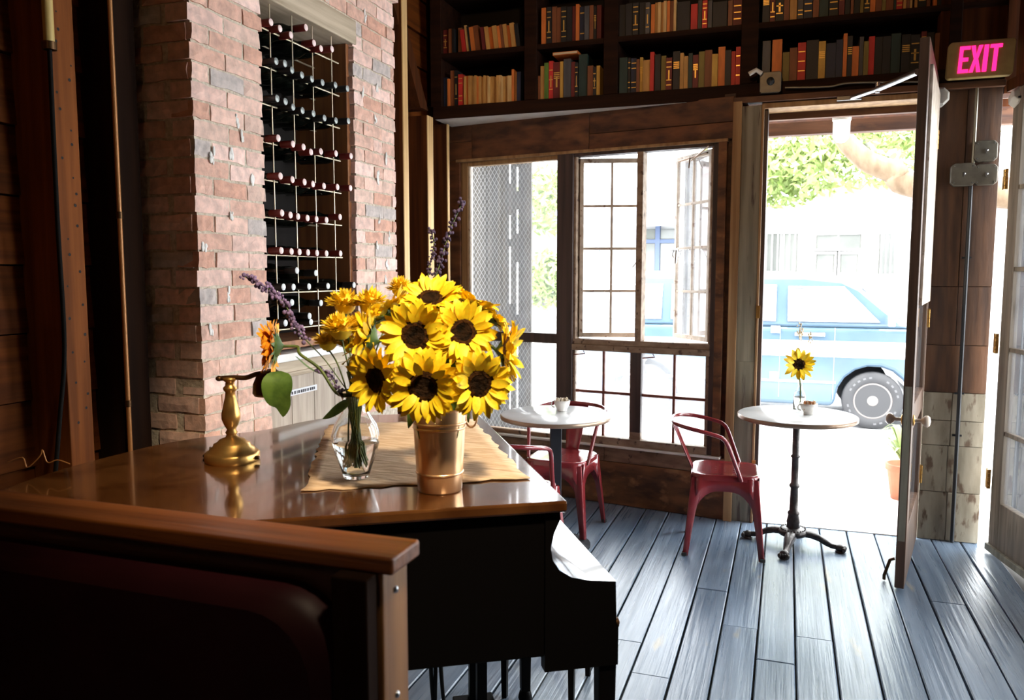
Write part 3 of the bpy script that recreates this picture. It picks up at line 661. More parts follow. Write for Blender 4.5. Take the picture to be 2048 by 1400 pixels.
for k_, v_ in COL.items(): mat('book_'+k_, tuple(q*.85 for q in v_), tuple(min(1,q*1.15) for q in v_), (30,30,8), rough=.55)
mat('page_block', (.55,.44,.28), (.66,.55,.38), (4,60,4), rough=.9); mat('gilt', (.80,.50,.12), rough=.35, metal=.6)
def zoomx(x, bay): return (860+x/3.2) if bay < 3 else (1480+x/3.606)
def zoomy(y, bay): return y/3.2 if bay < 3 else y/3.606
rows = {
 (0,'lower'): 'navy 85 110 495,orange 112 125 505,brown 128 152 450,black 155 175 450,red 180 207 475,' + ','.join('%s %d %d %d' % (random.choice(['tan','tan','tan','orange','cream']), 215+14*i, 229+14*i, random.choice([484,488,480,492])) for i in range(22)) + ',orange 524 538 445,tan 540 557 460,navy 558 582 460',
 (1,'lower'): 'brown 683 703 485,tan 704 728 420,green 730 756 400,red 758 785 388,maroon 786 830 395,gold 831 851 392,grey 855 901 376,maroon 903 926 395,black 928 946 400,darkgreen 950 1005 345,brown 1008 1043 420,black 1045 1064 430,gold 1066 1088 420',
 (2,'lower'): 'black 1197 1212 365,darkgreen 1213 1263 370,black 1265 1281 368,navy 1285 1320 372,brown 1322 1340 380,gold 1342 1360 365,tan 1363 1407 385,red 1409 1434 335,black 1440 1475 350,olive 1478 1507 355,maroon 1510 1548 370,black 1555 1598 330,tan 1600 1622 340,tan 1624 1650 360,darkgreen 1653 1678 340,maroon 1680 1715 350,olive 1718 1755 328,brown 1757 1803 320,gold 1804 1840 347,orange 1842 1885 297,black 1886 1924 320,red 1926 1951 325,red 1955 1993 300',
 (3,'lower'): 'grey 158 215 295,orange 228 298 288,olive 305 352 378,brown 355 408 345,red 412 470 305,black 475 560 290,gold 562 611 300,navy 615 686 310,navy 688 735 285,orange 738 765 245,black 768 803 262,orange 804 851 335,grey 855 884 265,olive 886 920 300,red 921 963 262,black 966 1020 265,black 1022 1080 260,darkgreen 1083 1150 240,black 1158 1222 245,black 1224 1290 245,maroon 1297 1335 225,black 1340 1390 230,brown 1395 1455 240',
 (0,'upper'): 'maroon 85 110 190,brown 122 142 185,black 145 160 185,brown 178 204 175,red 207 230 195,cream 236 250 152,black 252 262 160,orange 264 290 165,brown 292 322 155,maroon 338 358 195,tan 362 384 165,orange 386 412 165,tan 414 440 160,orange 442 458 165,brown 460 474 150,tan 476 500 145,orange 502 520 155,tan 524 552 140,black 555 580 150',
 (1,'upper'): 'orange 712 740 50,black 745 775 45,brown 778 806 40,brown 808 833 45,black 836 870 40,black 872 905 42,maroon 908 928 38,orange 932 952 28,navy 955 985 42,grey 988 1015 40,brown 1018 1042 35,black 1045 1060 38,maroon 1062 1090 30',
 (2,'upper'): 'black 1200 1245 30,black 1250 1290 25,black 1293 1330 20,black 1335 1372 15,grey 1375 1400 18,orange 1407 1431 25,tan 1433 1450 14,cream 1452 1470 14,tan 1471 1488 12,cream 1489 1507 8,orange 1510 1528 4,brown 1530 1550 4,cream 1553 1569 0,black 1575 1655 10,red 1660 1703 22,grey 1707 1730 0,red 1735 1766 5,grey 1770 1795 0,black 1800 1890 8,brown 1897 1926 0,maroon 1930 1990 0',
 (3,'upper'): 'black 150 200 -60,maroon 203 240 -70,black 243 300 -60,brown 303 340 -50,tan 345 395 -70,grey 400 440 -60,navy 445 505 -70,brown 510 552 -60,darkgreen 555 620 -70,black 625 690 -60,maroon 695 735 -70,black 740 775 -60,brown 780 800 -55,black 805 845 -60,olive 848 872 -70,black 875 915 -60,orange 918 955 -65,brown 958 1000 -70,olive 1003 1028 -60,brown 1030 1085 -65,darkgreen 1088 1105 -60,red 1107 1150 -70,tan 1155 1175 -60,brown 1178 1198 -60,cream 1200 1220 -70,tan 1238 1258 -65,black 1262 1320 -60,brown 1323 1350 -70,orange 1370 1395 -60,black 1398 1440 -60,tan 1443 1470 -65'}
BAY = ['leftmost','second','third','fourth']
BX = [(-2.238,-1.658),(-1.570,-1.134),(-1.040,-.304),(-.203,.798)]
rb = random.Random(21)
for (bay, sh), txt in rows.items():
    zs = SZ1 if sh == 'lower' else SZ2
    items = txt.split(','); prev = BX[bay][0]
    for i, it in enumerate(items):
        cn, xa, xb, yt = it.split(); xa = zoomx(float(xa),bay); xb = zoomx(float(xb),bay); yt = zoomy(float(yt),bay)
        x0 = P(xa,150,Y=SY+.02).x; x1 = P(xb,150,Y=SY+.02).x
        h = min(max(P((xa+xb)/2, yt, Y=SY+.02).z - zs, .15), .30 if sh == 'lower' else .33)
        x0 = max(x0, prev+.0008); x1 = min(x1, BX[bay][1]-.001)
        lean = 0
        if bay == 0 and sh == 'upper' and i > 3: lean = -R(7)
        if x1-x0 < .006: continue
        prev = x1
        w = x1-x0; d = rb.uniform(.15,.20); yo = SY+.012+rb.uniform(0,.02)
        thick = 'thin' if w < .045 else ('thick' if w > .085 else 'medium')
        e = thing('book', '%s %s book, %s from left on the %s shelf, %s bookcase bay' % (thick, NICE.get(cn,cn), nth(i), sh, BAY[bay]), 'book', ((x0+x1)/2, yo, zs), 0, 'books on the %s shelf of the %s bay' % (sh, BAY[bay]))
        if lean: e.rotation_euler = (0, lean, 0); e.location.z += w*.5*abs(math.sin(lean))*1.0; h *= .97
        c = MB(); tk = min(.0025, w*.12)
        c.box((-w/2,0,0),(-w/2+tk,d,h)).box((w/2-tk,0,0),(w/2,d,h)).box((-w/2+tk,0,0),(w/2-tk,tk,h))
        c.build('cover','book_'+cn,e,world=False)
        MB().box((-w/2+tk,tk,.003),(w/2-tk,d-.005,h-.004)).build('pages','page_block',e,world=False)
        if (cn in ('gold','black','red','grey','maroon','navy') and rb.random() < .5) and not lean:
            g = MB()
            for zz in rb.choice([(.2,.8),(.15,.3,.7,.85),(.25,.5,.75),(.55,.6,.65,.7)]): g.box((-w*.42,-.0008,h*zz),(w*.42,0,h*zz+.006))
            if rb.random() < .5: g.box((-w*.12,-.0008,h*.32),(w*.12,0,h*.62))
            g.build('gilt_bands','gilt',e,world=False)
e = thing('book','slim orange book lying tilted on top of the second bay\'s lower row','book',(-1.35,SY+.03,SZ1+.272),0)
x0 = P(zoomx(785,1),118,Y=SY+.02); x1 = P(zoomx(945,1),112,Y=SY+.02)
MB().box((x0.x,SY+.02,SZ1+.272),(x1.x,SY+.17,SZ1+.29)).build('cover','book_orange',e)
MB().box((x0.x+.004,SY+.019,SZ1+.275),(x1.x-.004,SY+.165,SZ1+.287)).build('pages','page_block',e)
# books beside the exit sign
for i,(dx,cn,lb) in enumerate(((0,'olive','thin olive book standing behind the right edge of the EXIT sign'),(.042,'tan','leaning tan book at the far right beside the EXIT sign'))):
    e = thing('book',lb,'book',(1.065+dx,SY+.02,SZ1),0); e.rotation_euler = (0,R(-3),0)
    MB().box((-.017,0,0),(.017,.002,.245)).box((-.017,0,0),(-.015,.15,.245)).box((.015,0,0),(.017,.15,.245)).build('cover','book_'+cn,e,world=False)
    MB().box((-.015,.002,.003),(.015,.145,.24)).build('pages','page_block',e,world=False)
# ---- EXIT sign
ex = thing('exit_sign','tan EXIT sign with glowing pink-red letters above the pier','exit sign',(.95,4.93,2.62))
ctr = P(1962,117,Y=4.93); ew, eh = .315, .19
def rrect(w, h, r_, n=5):
    out = []
    for cx, cy, a0 in ((w/2-r_,h/2-r_,0),(-w/2+r_,h/2-r_,90),(-w/2+r_,-h/2+r_,180),(w/2-r_,-h/2+r_,270)):
        for i in range(n+1): t = R(a0+90*i/n); out.append((cx+r_*cos(t), cy+r_*sin(t)))
    return out
MB().prism([(a+ .04*b, b) for a,b in rrect(ew,eh,.02)], lambda a,b,t: (ctr.x+a, 4.93+t, ctr.z+b), 0, .045).build('plate','exit_plate',ex,bevel=.004)
MB().box((ctr.x-.05,4.975,ctr.z-.03),(ctr.x+.05,5.045,ctr.z+.03)).build('mount','exit_plate',ex)
H2 = .138; sk = .06
def letter(name, polys, x0, sc):
    m = MB()
    for poly in polys: m.prism([(x0+a*sc+sk*(b*H2-H2/2), b*H2-H2/2) for a,b in poly], lambda a,b,t: (ctr.x+a,4.93+t,ctr.z+b), -.005, .001)
    m.build(name,'exit_letter',ex)
letter('letter_E',[[(0,0),(1,0),(1,.13),(.36,.13),(.36,.43),(.9,.43),(.9,.57),(.36,.57),(.36,.87),(1,.87),(1,1),(0,1)]],-.105,.050)
letter('letter_X',[[(0,0),(.35,0),(.5,.33),(.65,0),(1,0),(.68,.5),(1,1),(.65,1),(.5,.67),(.35,1),(0,1),(.32,.5)]],-.052,.056)
letter('letter_I',[[(0,0),(1,0),(1,1),(0,1)]],.010,.021)
letter('letter_T',[[(.33,0),(.67,0),(.67,.87),(1,.87),(1,1),(0,1),(0,.87),(.33,.87)]],.038,.056)
# ---- electrical boxes and conduits on the pier
def jbox(label, px, py, s=.058):
    c = P(px,py,Y=YD-.01); e = thing('junction_box',label,'junction box',(c.x,YD,c.z),0,'junction boxes on the pier')
    MB().prism([(a,b) for a,b in ((-s,-s*.7),(-s*.7,-s),(s*.7,-s),(s,-s*.7),(s,s*.7),(s*.7,s),(-s*.7,s),(-s,s*.7))], lambda a,b,t:(a,t,b),-.036,.0).build('box','box_grey',e,world=False,bevel=.004)
    MB().lathe([(.006,-.001),(.006,.004),(0,.005)],8,Matrix.Translation((.005,-.036,.004))@Matrix.Rotation(pi/2,4,'X')).box((-.003,-.042,-.012),(.003,-.036,.012)).build('screw','steel',e,world=False)
    for sx,sz in ((-.8,-.8),(.8,.8),(.8,-.8),(-.8,.8)): MB().lathe([(.004,0),(.003,.003)],6,Matrix.Translation((s*sx*.9,-.036,s*sz*.9))@Matrix.Rotation(pi/2,4,'X')).build('corner_screw','steel',e,world=False)
jbox('square grey metal junction box, uppermost of three on the pier',1970,303,.056)
jbox('square grey metal junction box, lower left of three on the pier',1925,350,.062)
jbox('square grey metal junction box, lower right of three on the pier',1970,350,.056)
cx = P(1930,600,Y=YD-.02).x
zc = P(1925,350,Y=YD-.01).z
e = thing('conduit','black electrical conduit running down the pier below the grey boxes','conduit',(cx,YD-.014,0))
MB().tube([(cx,YD-.012,.0),(cx,YD-.012,zc-.06)],.011,8).build('tube','conduit_dark',e)
for zz in (.62,.86,1.62): MB().tube([(cx-.025,YD-.006,zz),(cx+.022,YD-.006,zz)],.006,6).build('strap','conduit_dark',e)
e = thing('conduit','pale metal conduit rising above the grey boxes on the pier','conduit',(cx+.01,YD-.014,zc+.06))
MB().tube([(cx+.005,YD-.012,zc+.06),(cx+.005,YD-.012,2.535)],.009,8).build('tube','conduit_grey',e)
c = P(1541,165,Y=5.0)
e = thing('outlet_box','grey metal outlet box above the left corner of the entrance','junction box',(c.x,5.03,c.z))
MB().prism([(a,b) for a,b in ((-.05,-.06),(.05,-.06),(.06,-.05),(.06,.05),(.05,.06),(-.05,.06),(-.06,.05),(-.06,-.05))], lambda a,b,t:(c.x+a,5.0+t,c.z+b),-.01,.035).build('box','box_grey',e,bevel=.004)
MB().lathe([(.022,0),(.022,.012),(.0,.014)],12,Matrix.Translation((c.x,4.99,c.z+.005))@Matrix.Rotation(pi/2,4,'X')).build('socket','conduit_dark',e)
MB().tube([(c.x-.05,4.98,c.z+.05),(c.x-.08,4.97,c.z+.07),(c.x-.12,4.97,c.z+.05)],.014,8).build('bulb_holder','plastic_white',e)
a = P(1570,175,Y=5.01); b = P(1838,163,Y=5.01)
e = thing('conduit','thin silver conduit running along the beam above the entrance','conduit',(a.x,5.02,a.z))
MB().tube(smooth_path([(a.x,5.015,a.z),((a.x*2+b.x)/3,5.015,a.z-.012),((a.x+b.x)/2,5.015,a.z+.0),(b.x,5.015,b.z)],5),.006,8).build('tube','conduit_grey',e)
c = P(2040,195,Y=4.90)
e = thing('door_sensor','pale rounded closer box at the top corner of the french door','closer box',(c.x,4.9,c.z))
MB().lathe([(0,-.045),(.04,-.045),(.05,-.03),(.05,.03),(.04,.045),(0,.045)],8,Matrix.Translation(c)@Matrix.Rotation(R(70),4,'X')@Matrix.Rotation(R(22),4,'Z'),smooth=False).build('housing','plastic_white',e,bevel=.004)
MB().box((c.x-.02,c.y-.06,c.z-.012),(c.x+.02,c.y+.045,c.z-.002)).build('groove','conduit_dark',e)
# ---- grand piano (u along the keyboard, v towards the tail)
PO = Vector((-.471,1.769,0)); E1 = Vector((-.5206,.8538,0)); E2 = Vector((-.8538,-.5206,0))
def U_(u, v, z): return PO + E1*u + E2*v + Vector((0,0,z))
pn = thing('grand_piano','dark grand piano with a glossy closed lid and concave key cover','piano',tuple(U_(.5,.4,0)))
ctrl = [(1.262,.10),(1.262,.30),(1.262,.44),(1.245,.55),(1.17,.66),(1.06,.76),(1.00,.87),(.95,.98),(.87,1.08),(.76,1.16),(.62,1.25),(.46,1.32),(.30,1.345),(.16,1.28),(.06,1.14),(0,.98),(0,.8)]
crv = [(q.x,q.y) for q in smooth_path([Vector((a,b,0)) for a,b in ctrl],3)]
lid = [(0,0),(1.262,0)] + crv
MB().prism(lid, lambda a,b,t: U_(a,b,t), .972, 1.0).build('lid','piano_top',pn,bevel=.006)
def inset(a, b, d): 
    cx_, cy_ = .55, .55; v = Vector((a-cx_,b-cy_)); n = v.length; v *= (n-d)/n; return (cx_+v.x, cy_+v.y)
rim = [(.018,.05),(1.24,.05)] + [inset(a,b,.022) for a,b in crv]
MB().prism(rim, lambda a,b,t: U_(a,b,t), .615, .9715).build('rim','piano_black',pn,bevel=.004)
prof = [(.014,.972),(.013,.953),(.028,.920),(.036,.885),(.032,.855),(.015,.828),(-.015,.808),(-.063,.796),(-.127,.789),(-.130,.685),(-.135,.676),(-.135,.578),(.02,.578),(.25,.60),(.25,.9)]
top = prof[:9]; m = MB(); n = len(top); uu = [.016,1.244]
vs_ = [U_(u,a+(.0),b+.0005) for u in uu for a,b in top]
# cheeks (solid end blocks) and the concave cover between them
chk = [(a,b) for a,b in prof[:12]] + [(.02,.578),(.02,.972)]
for u0,u1 in ((.014,.05),(1.205,1.244)): MB().prism(prof[:12]+[(.05,.578),(.05,.972)], lambda a,b,t: U_(t,a,b), u0, u1).build('cheek','piano_black',pn)
m.add([U_(u,a,b+.0006) for u in (.014,1.244) for a,b in top], [(i,i+1,n+i+1,n+i) for i in range(n-1)], True)
m.build('key_cover','piano_gloss',pn)
MB().prism([(-.125,.775),(-.125,.690),(.03,.690),(.03,.775)], lambda a,b,t: U_(t,a,b), .05,1.205).build('key_slip','piano_black',pn)
MB().prism([(-.135,.69),(-.135,.578),(.04,.578),(.04,.69)], lambda a,b,t: U_(t,a,b), .05,1.205).build('key_bed','piano_black',pn)
MB().lathe([(.010,0),(.012,.006),(.008,.016),(.013,.024),(.0,.030)],10,Matrix.Translation(U_(.08,-.133,.655))@(-E2).to_track_quat('Z','Y').to_matrix().to_4x4()).build('lid_knob','dark_brass',pn)
def leg(u, v, w=.046):
    q = U_(u,v,0); rot = Matrix.Translation(q) @ Matrix([[E1.x,E2.x,0,0],[E1.y,E2.y,0,0],[0,0,1,0],[0,0,0,1]])
    g = MB(); a = w/2; b = w*.36
    g.hexa([rot@Vector(t) for t in ((-b,-b,.045),(b,-b,.045),(b,b,.045),(-b,b,.045),(-a,-a,.61),(a,-a,.61),(a,a,.61),(-a,a,.61))])
    g = g.build('leg','piano_black',pn,bevel=.003)
    MB().lathe([(.020,.0),(.026,.02),(.020,.042),(.012,.05)],10,Matrix.Translation(q)).build('caster','piano_black',g)
leg(.045,-.112); leg(.90,-.112); leg(.50,1.16,.06)
ly = MB()
for u in (.52,.66): ly.prism([(u-.015,.12),(u+.015,.12),(u+.015,.62),(u-.015,.62)], lambda a,b,t: U_(a,t,b), .10,.13)
ly.build('lyre_post','piano_black',pn)
MB().prism([(.47,.10),(.71,.10),(.69,.17),(.49,.17)], lambda a,b,t: U_(a,t,b), .05,.18).build('lyre_box','piano_black',pn,bevel=.004)
for u in (.54,.59,.64): MB().tube([U_(u,.06,.125),U_(u,-.04,.11),U_(u,-.07,.105)],.010,6).build('pedal','brass',pn)
# stool pushed under the keyboard
st_c = Vector((-.80,2.73,0)); st = thing('piano_stool','small dark stool under the piano keyboard, one thin leg in view','stool',tuple(st_c))
MB().box((-.15,-.15,.40),(.15,.15,.435),Matrix.Translation(st_c)).build('seat','piano_black',st,bevel=.006)
for sx in (-1,1):
    for sy in (-1,1):
        q = st_c+Vector((sx*.125,sy*.125,0)); a=.014; b=.009
        MB().hexa([q+Vector(t) for t in ((-b,-b,0),(b,-b,0),(b,b,0),(-b,b,0),(-a,-a,.40),(a,-a,.40),(a,a,.40),(-a,a,.40))]).build('leg','piano_black',st)
for i,(px,dx) in enumerate(((858,14),(868,4),(878,16))):
    c0 = P(px,1330,Y=1.95); c1 = P(px+dx,1430,z=.01)
    e = tag(MB().tube(smooth_path([Vector((c0.x,c0.y,.62)),Vector((c0.x,c0.y+.01,.45)),(c0+c1)/2-Vector((0,0,.02)),c1+Vector((0,0,0)),c1+Vector((.15,.08,0))],5),.006,6).build('cable','cable'), 'black cable hanging under the piano, %s from the booth post' % nth(i), 'cable', 'cables under the piano')
# ---- booth
XE = -.553
bo = thing('booth_bench','wooden booth bench with a maroon vinyl back in the foreground','bench',(-1.4,1.1,0))
MB().box((-2.22,1.049,1.072),(XE,1.146,1.10)).build('cap_rail','booth_wood',bo,bevel=.005,seg=3)
MB().box((-.645,1.058,0),(XE-.022,1.143,1.072)).build('end_post','booth_post',bo,bevel=.003)
MB().box((-.645,1.022,0),(XE-.030,1.056,1.072)).build('end_trim','black_wood',bo,bevel=.003)
MB().box((-2.20,1.075,.05),(-.646,1.14,1.071)).build('back_board','dark_wood_x',bo)
pad = []
def pad_prof(w0, w1, z0, z1, rad): 
    return [(w0,z0),(w1,z0)] + [(w1-rad+rad*cos(R(t)), z1-rad+rad*sin(R(t))) for t in range(0,91,15)] + [(w0,z1)]
mb = MB(); layers = [(0,0,0),(-.03,.0,0),(-.055,.012,.012),(-.07,.035,.03)]
base = pad_prof(-2.20,-.640,.10,1.035,.11); n = len(base); vv = []
for dy, ix, iz in layers:
    for a,b in pad_prof(-2.20,-.640-ix,.10,1.035-iz,.11): vv.append((a,1.074+dy,b))
fs = []
for l in range(len(layers)-1):
    for i in range(n): fs.append((l*n+i,l*n+(i+1)%n,(l+1)*n+(i+1)%n,(l+1)*n+i))
mb.add(vv, fs, True); mb.add(vv[-n:], [list(range(n))], True)
mb.build('back_pad','vinyl_maroon',bo)
MB().box((-2.20,.50,.38),(-.62,1.004,.46)).build('seat_pad','vinyl_maroon',bo,bevel=.03,seg=3)
MB().box((-2.20,.55,.02),(-.64,1.02,.38)).build('seat_box','dark_wood_x',bo)
for zz in (1.035,.86): MB().lathe([(.006,0),(.005,.003),(0,.004)],10,Matrix.Translation((XE-.022,1.100,zz-.005))@Matrix.Rotation(pi/2,4,'Y')).build('screw','steel',bo)
e = tag(MB().tube(smooth_path([P(15,925,d=2.1),P(45,915,d=2.1),P(55,935,d=2.1),P(80,912,d=2.1),P(85,900,d=2.1),P(95,925,d=2.1),P(115,920,d=2.1),P(140,928,d=2.1)],5),.0016,5).build('wire','pipe_copper'), 'thin coppery wire curling above the piano tail at far left', 'wire')
# ---- runner
rn = MB(); nu, nv = 26, 18; rr = random.Random(4); vv = []
for i in range(nu+1):
    for j in range(nv+1):
        u = .215 + .86*i/nu; v = .045 + (.565 - .05*i/nu)*j/nv
        if i in (0,nu): u += rr.uniform(-.010,.010)
        if j in (0,nv): v += rr.uniform(-.007,.007)
        vv.append(U_(u,v,1.0035+.0012*sin(9*v+3*u)+rr.uniform(0,.0008)))
rn.add(vv, [(i*(nv+1)+j,(i+1)*(nv+1)+j,(i+1)*(nv+1)+j+1,i*(nv+1)+j+1) for i in range(nu) for j in range(nv)], True)
rn = rn.build('table_runner','linen'); tag(rn,'tan linen runner with ragged edges on the piano lid','table runner')
sm = rn.modifiers.new('thickness','SOLIDIFY'); sm.thickness = .0025; sm.offset = -1
# ---- desk lamp
lp = P(465,921,z=1.0); lx, ly_ = lp.x, lp.y
la = thing('desk_lamp','brass desk lamp with stepped round base and dark shade','lamp',(lx,ly_,1.0))
TL = Matrix.Translation((lx,ly_,1.0))
MB().lathe([(.074,.0),(.076,.004),(.076,.022),(.070,.028),(.064,.029),(.061,.038),(.052,.042),(.050,.050),(.040,.055),(.034,.062),(.018,.068),(.013,.076)],36,TL).build('base','brass',la)
MB().lathe([(.013,.074),(.017,.082),(.012,.090),(.020,.105),(.026,.122),(.026,.135),(.021,.158),(.015,.182),(.013,.198),(.018,.203),(.019,.210),(.013,.216),(.012,.226),(.019,.232),(.019,.238),(.0,.242)],24,TL).build('stem','brass',la)
top = Vector((lx,ly_,1.236)); rt = Vector((cos(YAW),sin(YAW),0))
MB().tube(smooth_path([top-rt*.028,top+rt*.012+Vector((0,0,.003)),top+rt*.045+Vector((0,0,.002)),top+rt*.075+Vector((0,0,.012)),top+rt*.10+Vector((0,0,.016))],4),[.007]*17,8).build('arm','dark_brass',la)
MB().blob(top-rt*.030,(.010,.010,.008),8,6).build('finial','dark_brass',la)
MB().lathe([(.045,-.048),(.050,-.040),(.048,-.015),(.038,.008),(.022,.022),(.010,.027),(0,.028)],24,Matrix.Translation(top+rt*.115+Vector((0,0,.0))),cap=False).build('shade','dark_brass',la).modifiers.new('s','SOLIDIFY').thickness=.002
MB().lathe([(.006,0),(.006,.010),(.004,.012)],8,Matrix.Translation(Vector((lx,ly_,1.013))+rt*.072-Vector((-.3256,.9455,0))*.02)@rt.to_track_quat('Z','Y').to_matrix().to_4x4()).build('switch','dark_brass',la)
MB().tube(smooth_path([(lx-.07,ly_-.02,1.008),(lx-.10,ly_-.0,1.006),(lx-.13,ly_+.06,1.005),(lx-.16,ly_+.10,1.005)],5),.003,6).build('cord','cable',la)
# ---- copper bucket
bk = P(880,979,z=1.0); TB = Matrix.Translation((bk.x,bk.y,1.0))
bu = thing('copper_bucket','shiny copper bucket holding the sunflower bouquet','bucket',(bk.x,bk.y,1.0))
rb0, rb1, hb = .0545, .0665, .205
def rad(z): return rb0+(rb1-rb0)*z/hb
MB().lathe([(0,.001),(rb0-.003,.0),(rb0,.004),(rad(.05),.05),(rad(.12),.12),(rad(.2),.2),(rb1,hb),(rb1-.002,hb+.002),(rb1-.004,hb-.002),(rad(.1)-.003,.1),(rb0-.003,.006),(0,.006)],40,TB,cap=False).build('body','copper',bu)
for zz in (.047,.158,.170): MB().lathe([(rad(zz)-.0005,zz-.0035),(rad(zz)+.0022,zz-.0015),(rad(zz)+.0022,zz+.0015),(rad(zz)-.0005,zz+.0035)],40,TB,cap=False).build('band','copper',bu)
MB().tube([TB@Vector(((rb1+.001)*cos(t),(rb1+.001)*sin(t),hb)) for t in [2*pi*i/32 for i in range(32)]],.0028,6,closed=True).build('rim_bead','copper',bu)
hp_ = TB@(rt*.066+Vector((0,0,.18)))
MB().tube([hp_+rt*(.012+.014*cos(t))+Vector((0,0,.024*sin(t)))  for t in [2*pi*i/14 for i in range(14)]],.0028,6,closed=True).build('ear_ring','copper',bu)
# ---- sunflowers
def petal_mesh(seed, w):
    r_ = random.Random(seed); v = []; f = []; n = 7; tw = r_.uniform(-.10,.10); lift = r_.uniform(.05,.28); curl = r_.uniform(-.30,.12)
    for i in range(n+1):
        t = i/n; hw = w*(sin(pi*min(1,(t*.92+.08)))**.75) if i < n else 0
        if i == 0: hw = w*.45
        x = .36+.64*t; zc_ = lift*t+curl*t*t
        for s in (-1,0,1): v.append((x, s*hw+tw*t*t*.5, zc_+(.035*abs(s)*sin(pi*t))+s*tw*.4*t))
    for i in range(n):
        for k_ in (0,1): a = i*3+k_; f.append((a,a+3,a+4,a+1))
    return MB().add(v,f,True).mesh('petal')
PET = [petal_mesh(i, .118+.014*(i%4)) for i in range(7)]
PETO = [p_.copy() for p_ in PET[:4]]
def sunflower(label, c, nrm, Rf, stem_to, group=None, pm='petal', n1=28, n2=24, seed=0, sep=True, disc=.43):
    r_ = random.Random(seed); c = Vector(c); nrm = Vector(nrm).normalized()
    q = nrm.to_track_quat('Z','Y'); e = thing('sunflower',label,'sunflower',tuple(c)); e.rotation_mode = 'QUATERNION'; e.rotation_quaternion = q
    if group: e['group'] = group
    set_ = PET if pm == 'petal' else PETO
    for lay,(n_,til,rs) in enumerate(((n1,.0,1.0),(n2,-.22,.93))):
        off = r_.uniform(0,1)
        for i in range(n_):
            a = 2*pi*(i+off+r_.uniform(-.18,.18))/n_; sc = Rf*rs*r_.uniform(.90,1.06)
            M = Matrix.Translation((0,0,-.004+lay*.006*0+.003*lay))@Matrix.Rotation(a,4,'Z')@Matrix.Rotation(til+r_.uniform(-.14,.10),4,'Y')@Matrix.Rotation(r_.uniform(-.35,.35),4,'X')@Matrix.Diagonal((sc,sc,sc,1))
            shared('petal', r_.choice(set_), pm, e, M)
    d = Rf*disc
    MB().lathe([(d*1.02,-.004),(d*1.04,.003),(d*.98,d*.20),(d*.78,d*.27),(d*.60,d*.24)],22,cap=False).build('disc_rim','flower_disc_ring',e,world=False)
    MB().lathe([(d*.64,d*.22),(d*.45,d*.19),(d*.25,d*.14),(0,d*.13)],22,cap=False).build('disc','flower_disc',e,world=False)
    if sep:
        s = MB().lathe([(d*1.0,-.003),(d*.8,-d*.35),(d*.3,-d*.6),(.004,-d*.75)],14,cap=False)
        for i in range(12):
            a = 2*pi*i/12+.2; x = Vector((cos(a),sin(a),0)); y = Vector((-sin(a),cos(a),0))
            s.add([x*d*.8-y*d*.22-Vector((0,0,d*.2)),x*d*.8+y*d*.22-Vector((0,0,d*.2)),x*d*1.25+y*d*.16-Vector((0,0,d*.18)),x*d*1.75-Vector((0,0,d*.02)),x*d*1.25-y*d*.16-Vector((0,0,d*.18))],[(0,1,2,3,4)])
        s.build('calyx','leaf_green',e,world=False)
    b0 = c-nrm*d*.6; b1 = c-nrm*(d*.6+Rf*.55); st_ = [b0,b1]+[Vector(t) for t in stem_to]
    so = MB().tube(smooth_path(st_,6),.0042,7).build('stem','stem_green')
    so.parent = e; so.matrix_parent_inverse = (Matrix.Translation(c)@q.to_matrix().to_4x4()).inverted()
    return e
def vdir(rx, up, tow): return (_r*rx+Vector((0,0,1))*up-Vector((_f.x,_f.y,0)).normalized()*tow)
mouth = Vector((bk.x,bk.y,1.0+hb)); deep = Vector((bk.x,bk.y,1.02))
def mo(i): a = i*2.4; return [mouth+Vector((.030*cos(a),.030*sin(a),-.01)), deep+Vector((.022*cos(a+2),.022*sin(a+2),.02))]
SF = [((832,672),67,(-.12,.12,1),1.84,'sunflower at upper left front of the copper bucket, facing the viewer'),
      ((925,665),62,(.30,.22,1),1.86,'sunflower at upper right front of the copper bucket, facing the viewer'),
      ((849,772),68,(-.02,-.10,1),1.80,'sunflower lowest in front, directly above the copper bucket'),
      ((957,766),64,(.32,-.12,1),1.83,'sunflower at lower right of the bucket bouquet, tilted right'),
      ((755,758),62,(-.62,-.08,.8),1.85,'sunflower at lower left of the bucket bouquet, turned left'),
      ((862,600),60,(.0,.80,.60),1.93,'sunflower at the very top of the bucket bouquet, facing up'),
      ((1012,702),58,(.96,-.05,.10),1.90,'sunflower at far right of the bucket bouquet, seen from the side'),
      ((945,612),48,(.45,.88,-.15),1.98,'sunflower at upper right rear of the bouquet, showing its green back'),
      ((735,678),62,(-.93,.30,.05),1.92,'sunflower at far left of the bucket bouquet, seen from the side'),
      ((782,622),56,(-.60,.80,-.10),1.97,'sunflower at upper left rear of the bouquet, showing its green back'),
      ((990,640),34,(.75,.65,-.10),1.99,'small half-open sunflower at the right rear of the bouquet')]
for i,(q,rp,nd,dep,lb) in enumerate(SF):
    c = P(*q,d=dep); sunflower(lb,c,vdir(*nd),rp*dep/FPX*1.15,mo(i),'sunflowers in the copper bucket',seed=i+1)
def leafm(pts_c, wdt, up):
    pts_c = smooth_path(pts_c,4); n = len(pts_c); v = []; up = Vector(up)
    for i,q in enumerate(pts_c):
        t = i/(n-1); tn = (pts_c[min(i+1,n-1)]-pts_c[max(i-1,0)]).normalized(); sd = tn.cross(up).normalized()
        w_ = wdt*(sin(pi*min(1,t**.62))**.9) if 0 < i < n-1 else 0.0005
        v += [q-sd*w_+up*w_*.15, q, q+sd*w_+up*w_*.15]
    return MB().add(v,[(a*3+k_,a*3+k_+3,a*3+k_+4,a*3+k_+1) for a in range(n-1) for k_ in (0,1)],True)
lf = random.Random(9)
bl = thing('sunflower_leaves','dark green leaves among the bucket sunflowers','leaves',tuple(mouth),0)
